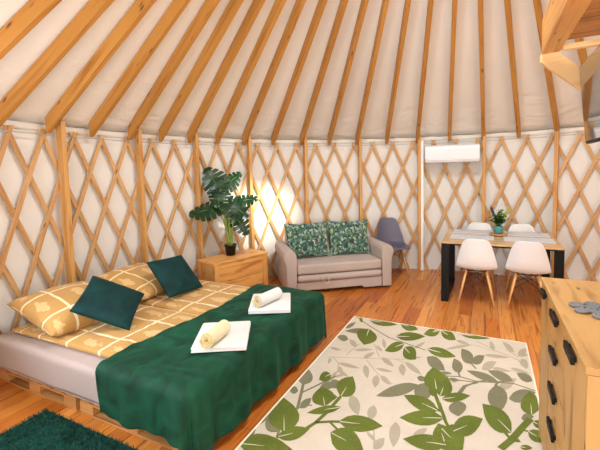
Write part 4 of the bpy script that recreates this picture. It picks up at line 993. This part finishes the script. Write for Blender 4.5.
m = MB(); m.prism([(i0, 0.03), (i0 + .10, 0.03), (i0 + .14, 0.058), (i1 - .30, 0.058), (i1 - .26, 0.03), (i1, 0.03), (i1, 0.17), (i0, 0.17)], -0.70, -0.022, XZ)
o = m.build('base_panel', M_SOFA, sf); b = o.modifiers.new('bevel', 'BEVEL'); b.width = .006; b.segments = 2
def soft(name, c, size, bev, sub=0):
    m = MB(); bm = bmesh.new(); bmesh.ops.create_cube(bm, size=1.0)
    for v in bm.verts: v.co = Vector((v.co.x * size[0], v.co.y * size[1], v.co.z * size[2]))
    bmesh.ops.bevel(bm, geom=bm.edges[:], offset=bev, segments=5, affect='EDGES', profile=0.5)
    bm.verts.ensure_lookup_table(); m.add([v.co + Vector(c) for v in bm.verts], [[v.index for v in f.verts] for f in bm.faces], None, 0, True); bm.free()
    o = m.build(name, M_SOFA, sf); o.modifiers.new('wn', 'WEIGHTED_NORMAL'); return o
soft('pull_out_bolster', (W / 2, 0.33, 0.222), (i1 - i0, 0.68, 0.090), 0.04)
soft('seat_cushion', (W / 2, 0.335, 0.345), (i1 - i0, 0.67, 0.135), 0.035)
m = MB(); m.prism([(0.60, 0.06), (0.855, 0.06), (0.855, 0.66), (0.84, 0.745), (0.79, 0.775), (0.73, 0.76), (0.69, 0.70), (0.64, 0.42)], i0 - .02, i1 + .02, Matrix(((0, 0, 1, 0), (1, 0, 0, 0), (0, 1, 0, 0), (0, 0, 0, 1))))
o = m.build('backrest', M_SOFA, sf); b = o.modifiers.new('bevel', 'BEVEL'); b.width = .02; b.segments = 3
for p in o.data.polygons: p.use_smooth = True
for x in (.08, W - .08):
    for y in (.08, D - .08):
        m = MB(); m.lathe([(0.022, 0), (0.028, 0.03)], (x, y, 0), 12); m.build('foot', M_BLACK, sf)
m = MB(); sx = 0.47
m.tube([(sx, -0.012, .262), (sx + .005, -.03, .235), (sx + .02, -.036, .20), (sx + .05, -.036, .155), (sx + .075, -.034, .148), (sx + .095, -.034, .165), (sx + .10, -.036, .20), (sx + .09, -.03, .24), (sx + .085, -.012, .264)], .006, 8)
m.build('pull_strap', fabric('strap', srgb(206, 192, 178), 120, .05), sf)
for i, (x, y, z, tz, lab) in enumerate(((0.405, 0.47, 0.665, 4, 'green jungle print cushion on the left half of the sofa'), (1.045, 0.50, 0.66, -4, 'green jungle print cushion on the right half of the sofa'))):
    m = MB(); cushion_mesh(m, (.68 if i == 0 else .64), .53, .15, seed=11 + i * 3, pinch=.085)
    o = weld(m.build('sofa_cushion', M_JUNGLE))
    Mx = Matrix.Translation((-2.36, 4.27, 0)) @ Matrix.Rotation(R(38.5), 4, 'Z') @ Matrix.Translation((x, y, z)) @ Euler((R(71), 0, R(tz))).to_matrix().to_4x4()
    o.matrix_world = Mx; tag(o, lab, 'cushion', 'jungle print cushions')

# ------------------------------------------------------------------ chairs
def make_chair(mat, leg_mat):
    r = empty('shell_chair')
    prof = [(0.235, 0.425), (0.22, 0.442), (0.15, 0.446), (0.05, 0.432), (-0.06, 0.425), (-0.15, 0.440), (-0.205, 0.490), (-0.235, 0.570), (-0.255, 0.660), (-0.275, 0.750), (-0.290, 0.815), (-0.294, 0.832)]
    wid = [.190, .208, .222, .228, .230, .230, .226, .212, .188, .162, .132, .085]
    lift = [0.0, .006, .016, .026, .036, .05, .06, .055, .045, .032, .016, .004]
    def f(u, v):
        t = v * (len(prof) - 1); i = min(int(t), len(prof) - 2); q = t - i
        y = prof[i][0] * (1 - q) + prof[i + 1][0] * q; z = prof[i][1] * (1 - q) + prof[i + 1][1] * q
        w = wid[i] * (1 - q) + wid[i + 1] * q; l = lift[i] * (1 - q) + lift[i + 1] * q
        s = 2 * u - 1; k = min(1, max(0, (v - .35) / .25)); e = abs(s) ** 2.4
        return Vector((w * s, y + l * e * k * 1.3, z + l * e * (1 - k)))
    m = MB(); m.grid(f, 14, 22); o = m.build('seat_shell', mat, r, fix=False); solidify(o, .007, 0); subsurf(o)
    for sx in (-1, 1):
        for sy in (-1, 1):
            m = MB(); m.tube([(sx * .11, sy * .10 - .01, .415), (sx * .200, sy * .185 + .01, 0.0)], [.0145, .0105], 10); m.build('leg', leg_mat, r)
    m = MB(); P4 = {(sx, sy): Vector((sx * .148, sy * .135, .235)) for sx in (-1, 1) for sy in (-1, 1)}; T4 = {k: Vector((k[0] * .10, k[1] * .09, .412)) for k in P4}
    for a, b in (((-1, -1), (1, -1)), ((1, -1), (1, 1)), ((1, 1), (-1, 1)), ((-1, 1), (-1, -1))):
        m.tube([P4[a], T4[b]], .0035, 6); m.tube([P4[b], T4[a]], .0035, 6); m.tube([T4[a], T4[b]], .005, 6)
    m.build('wire_brace', M_WIRE, r)
    return r
c0 = make_chair(M_WHITEP, M_LEG)
G = 'white shell chairs at the dining table'
tag(c0, 'white shell chair on wooden legs, front left at the dining table', 'chair', G); c0.location = (-0.10, 5.01, 0)
copy_tree(c0, None, 'white shell chair, front right at the dining table nearest the chest of drawers', (0.44, 5.03, 0), R(-4))
copy_tree(c0, None, 'white shell chair behind the dining table on the left, only its top showing', (-0.09, 5.92, 0), R(180))
copy_tree(c0, None, 'white shell chair behind the dining table on the right, only its top showing', (0.455, 5.90, 0), R(180))
g0 = make_chair(M_GREYP, M_LEG); g0.location = (-1.315, 5.84, 0); g0.rotation_euler = (0, 0, R(-60 - 90)); g0.scale = (1, 1, 1.055)
tag(g0, 'slate grey shell chair on wooden legs beside the right arm of the sofa', 'chair')

# ------------------------------------------------------------------ dining table
tb = empty('dining_table', (-0.5, 4.875, 0), 0, 'wooden dining table on black metal frame legs by the back wall', 'table')
TL, TD, TH = 1.275, 1.09, 0.755
bx('table_top', (TL / 2, TD / 2, TH - 0.0105), (TL, TD, 0.021), M_TABLE, tb, .003)
for x in (0.045, TL - 0.045):
    for y in (0.045, TD - 0.045): bx('leg', (x, y, 0.3665), (0.085, 0.085, 0.733), M_BLACK, tb, .002)
    bx('leg_bar', (x, TD / 2, 0.02), (0.083, TD - 0.18, 0.04), M_BLACK, tb, .002); bx('leg_bar', (x, TD / 2, 0.712), (0.083, TD - 0.18, 0.04), M_BLACK, tb, .002)
for y in (0.10, TD - 0.10): bx('apron', (TL / 2, y, 0.717), (TL - 0.18, 0.03, 0.032), M_BLACK, tb, .002)
for i, (x0, x1, y0, y1, lab) in enumerate(((-.42, .09, 5.16, 5.47, 'pale grey woven placemat at the front left of the dining table'), (.20, .735, 5.15, 5.46, 'pale grey woven placemat at the front right of the dining table'),
                                         (-.42, .09, 5.58, 5.89, 'pale grey woven placemat at the back left of the dining table'), (.21, .735, 5.57, 5.88, 'pale grey woven placemat at the back right of the dining table'))):
    m = MB(); m.box(((x0 + x1) / 2, (y0 + y1) / 2, TH + .003), (x1 - x0, y1 - y0, .006), bev=.002); tag(m.build('placemat', M_MAT), lab, 'placemat', 'placemats on the dining table')
m = MB(); m.lathe([(0, 0), (.105, 0), (.11, .008), (.105, .018), (0, .018)], (0, 0, 0), 32); o = m.build('serving_board', M_SLICE); o.location = (.148, 5.56, TH + .0065); tag(o, 'round wooden board under the small potted plant on the dining table', 'board')
fp = empty('small_potted_plant', (.148, 5.56, TH + .025), 0, 'small leafy plant in a teal pot in the middle of the dining table', 'plant')
m = MB(); m.lathe([(0, 0), (.046, 0), (.055, .02), (.058, .09), (.058, .10), (.050, .10), (.048, .085)], n=28); m.build('pot', M_POTT, fp)
m = MB(); m.lathe([(0, .084), (.049, .084)], n=16); m.build('soil', M_SOIL, fp)
rr = random.Random(5)
for nm, mat, cnt_, spread, h in (('foliage', M_FERN, 70, .13, .25),):
    m = MB()
    for i in range(cnt_):
        a = rr.uniform(0, 2 * pi); rd = rr.uniform(.02, 1) * spread; tipz = .10 + h * rr.uniform(.35, 1) * (1 - .35 * rd / spread)
        b = Vector((rr.uniform(-.02, .02), rr.uniform(-.02, .02), .085)); t = Vector((cos(a) * rd, sin(a) * rd * .8, tipz)); m.tube([b, b.lerp(t, .5) + Vector((0, 0, .02)), t], .0016, 5)
        for q in range(7):
            p = b.lerp(t, .3 + .1 * q) + Vector((0, 0, .015)); aa = rr.uniform(0, 2 * pi); l = rr.uniform(.032, .055); d = Vector((cos(aa), sin(aa), rr.uniform(-.2, .6))).normalized() * l; s = d.cross(Vector((0, 0, 1))).normalized() * l * .42
            m.add([p, p + d * .5 + s, p + d, p + d * .5 - s], [(0, 1, 2, 3)], None, 0, True)
    m.build(nm, mat, fp, fix=False)
def sprig(name, mat, tip, n, l):
    m = MB(); b = Vector((0, 0, .085)); t = Vector(tip); m.tube([b, b.lerp(t, .5) + Vector((0, 0, .02)), t], .0022, 5)
    for q in range(n):
        p = b.lerp(t, .55 + .45 * q / n); aa = q * 2.4; d = ((t - b).normalized() + Vector((cos(aa), sin(aa), 0)) * .45).normalized() * l; s = d.cross(Vector((0, 1, 0))).normalized() * l * .25
        m.add([p, p + d * .5 + s, p + d, p + d * .5 - s], [(0, 1, 2, 3)], None, 0, True)
    m.build(name, mat, fp, fix=False)
sprig('purple_sprig', M_PURPLE, (-.09, 0, .34), 12, .045); sprig('lime_sprig', M_YELLOW, (.105, 0, .32), 9, .05)

# ------------------------------------------------------------------ chest of drawers
dr = empty('chest_of_drawers', (0.30, 1.447, 0), 0, 'tall oak laminate chest of drawers with black handles at the right edge', 'chest of drawers')
DY, DX, DZ = 1.127, 0.41, 1.0
bx('top', (DX / 2 - .003, DY / 2, DZ - .0125), (DX + .006, DY, .025), M_OAK, dr, .002)
bx('side_panel', (DX / 2, .010, .493), (DX, .020, .962), M_OAK, dr, .002); bx('side_panel', (DX / 2, DY - .010, .493), (DX, .020, .962), M_OAK, dr, .002)
bx('back_panel', (DX - .004, DY / 2, .493), (.008, DY - .042, .96), M_OAK, dr, .001); bx('bottom_panel', (DX / 2 + .01, DY / 2, .07), (DX - .04, DY - .042, .02), M_OAK, dr, .001)
bx('plinth', (.085, DY / 2, .03), (.02, DY - .042, .058), M_OAK, dr, .001)
M_OAKV = wood('oak_laminate_front', srgb(196, 150, 88), srgb(142, 98, 50), 0.42, along=2.0, across=10)
def front(name, y0, y1, z0, z1, hy, hz, hl):
    m = MB(); m.box((.009, (y0 + y1) / 2, (z0 + z1) / 2), (.018, y1 - y0 - .004, z1 - z0 - .004), bev=.0015); f = m.build(name, M_OAKV, dr)
    m = MB(); m.box((-.013, hy, hz), (.014, hl, .034), bev=.003)
    for s in (-1, 1): m.box((-.006, hy + s * hl * .4, hz), (.013, .012, .016))
    h = m.build('handle', M_BLACK, f); h['label'] = 'black bar handle'
front('door', .020, .400, .06, .974, .230, .945, .15); front('door', .792, DY - .020, .06, .974, .975, .945, .12)
zs = [.974, .792, .608, .424, .242, .06]
for i in range(5): front('drawer', .400, .792, zs[i + 1], zs[i], .605, zs[i] - .032, .16)
# grey felt ornament lying on top
m = MB()
for i, (x, y, r_) in enumerate(((0, 0, .034), (.055, .028, .030), (.060, -.035, .034), (-.045, .045, .024), (.115, -.005, .034), (.02, .075, .026), (.10, .06, .030), (.02, -.075, .026), (.16, .04, .026), (.12, -.065, .030), (-.04, -.03, .02))):
    for q in (1.0, .45): m.tube([(x + r_ * q * cos(k * pi / 8), y + r_ * q * sin(k * pi / 8), .008) for k in range(17)], .0075, 7, cap=False)
o = m.build('felt_trivet', M_FELT); o.location = (.425, 2.03, DZ + .0002); tag(o, 'grey felt trivet of curled loops lying on the chest of drawers', 'trivet')
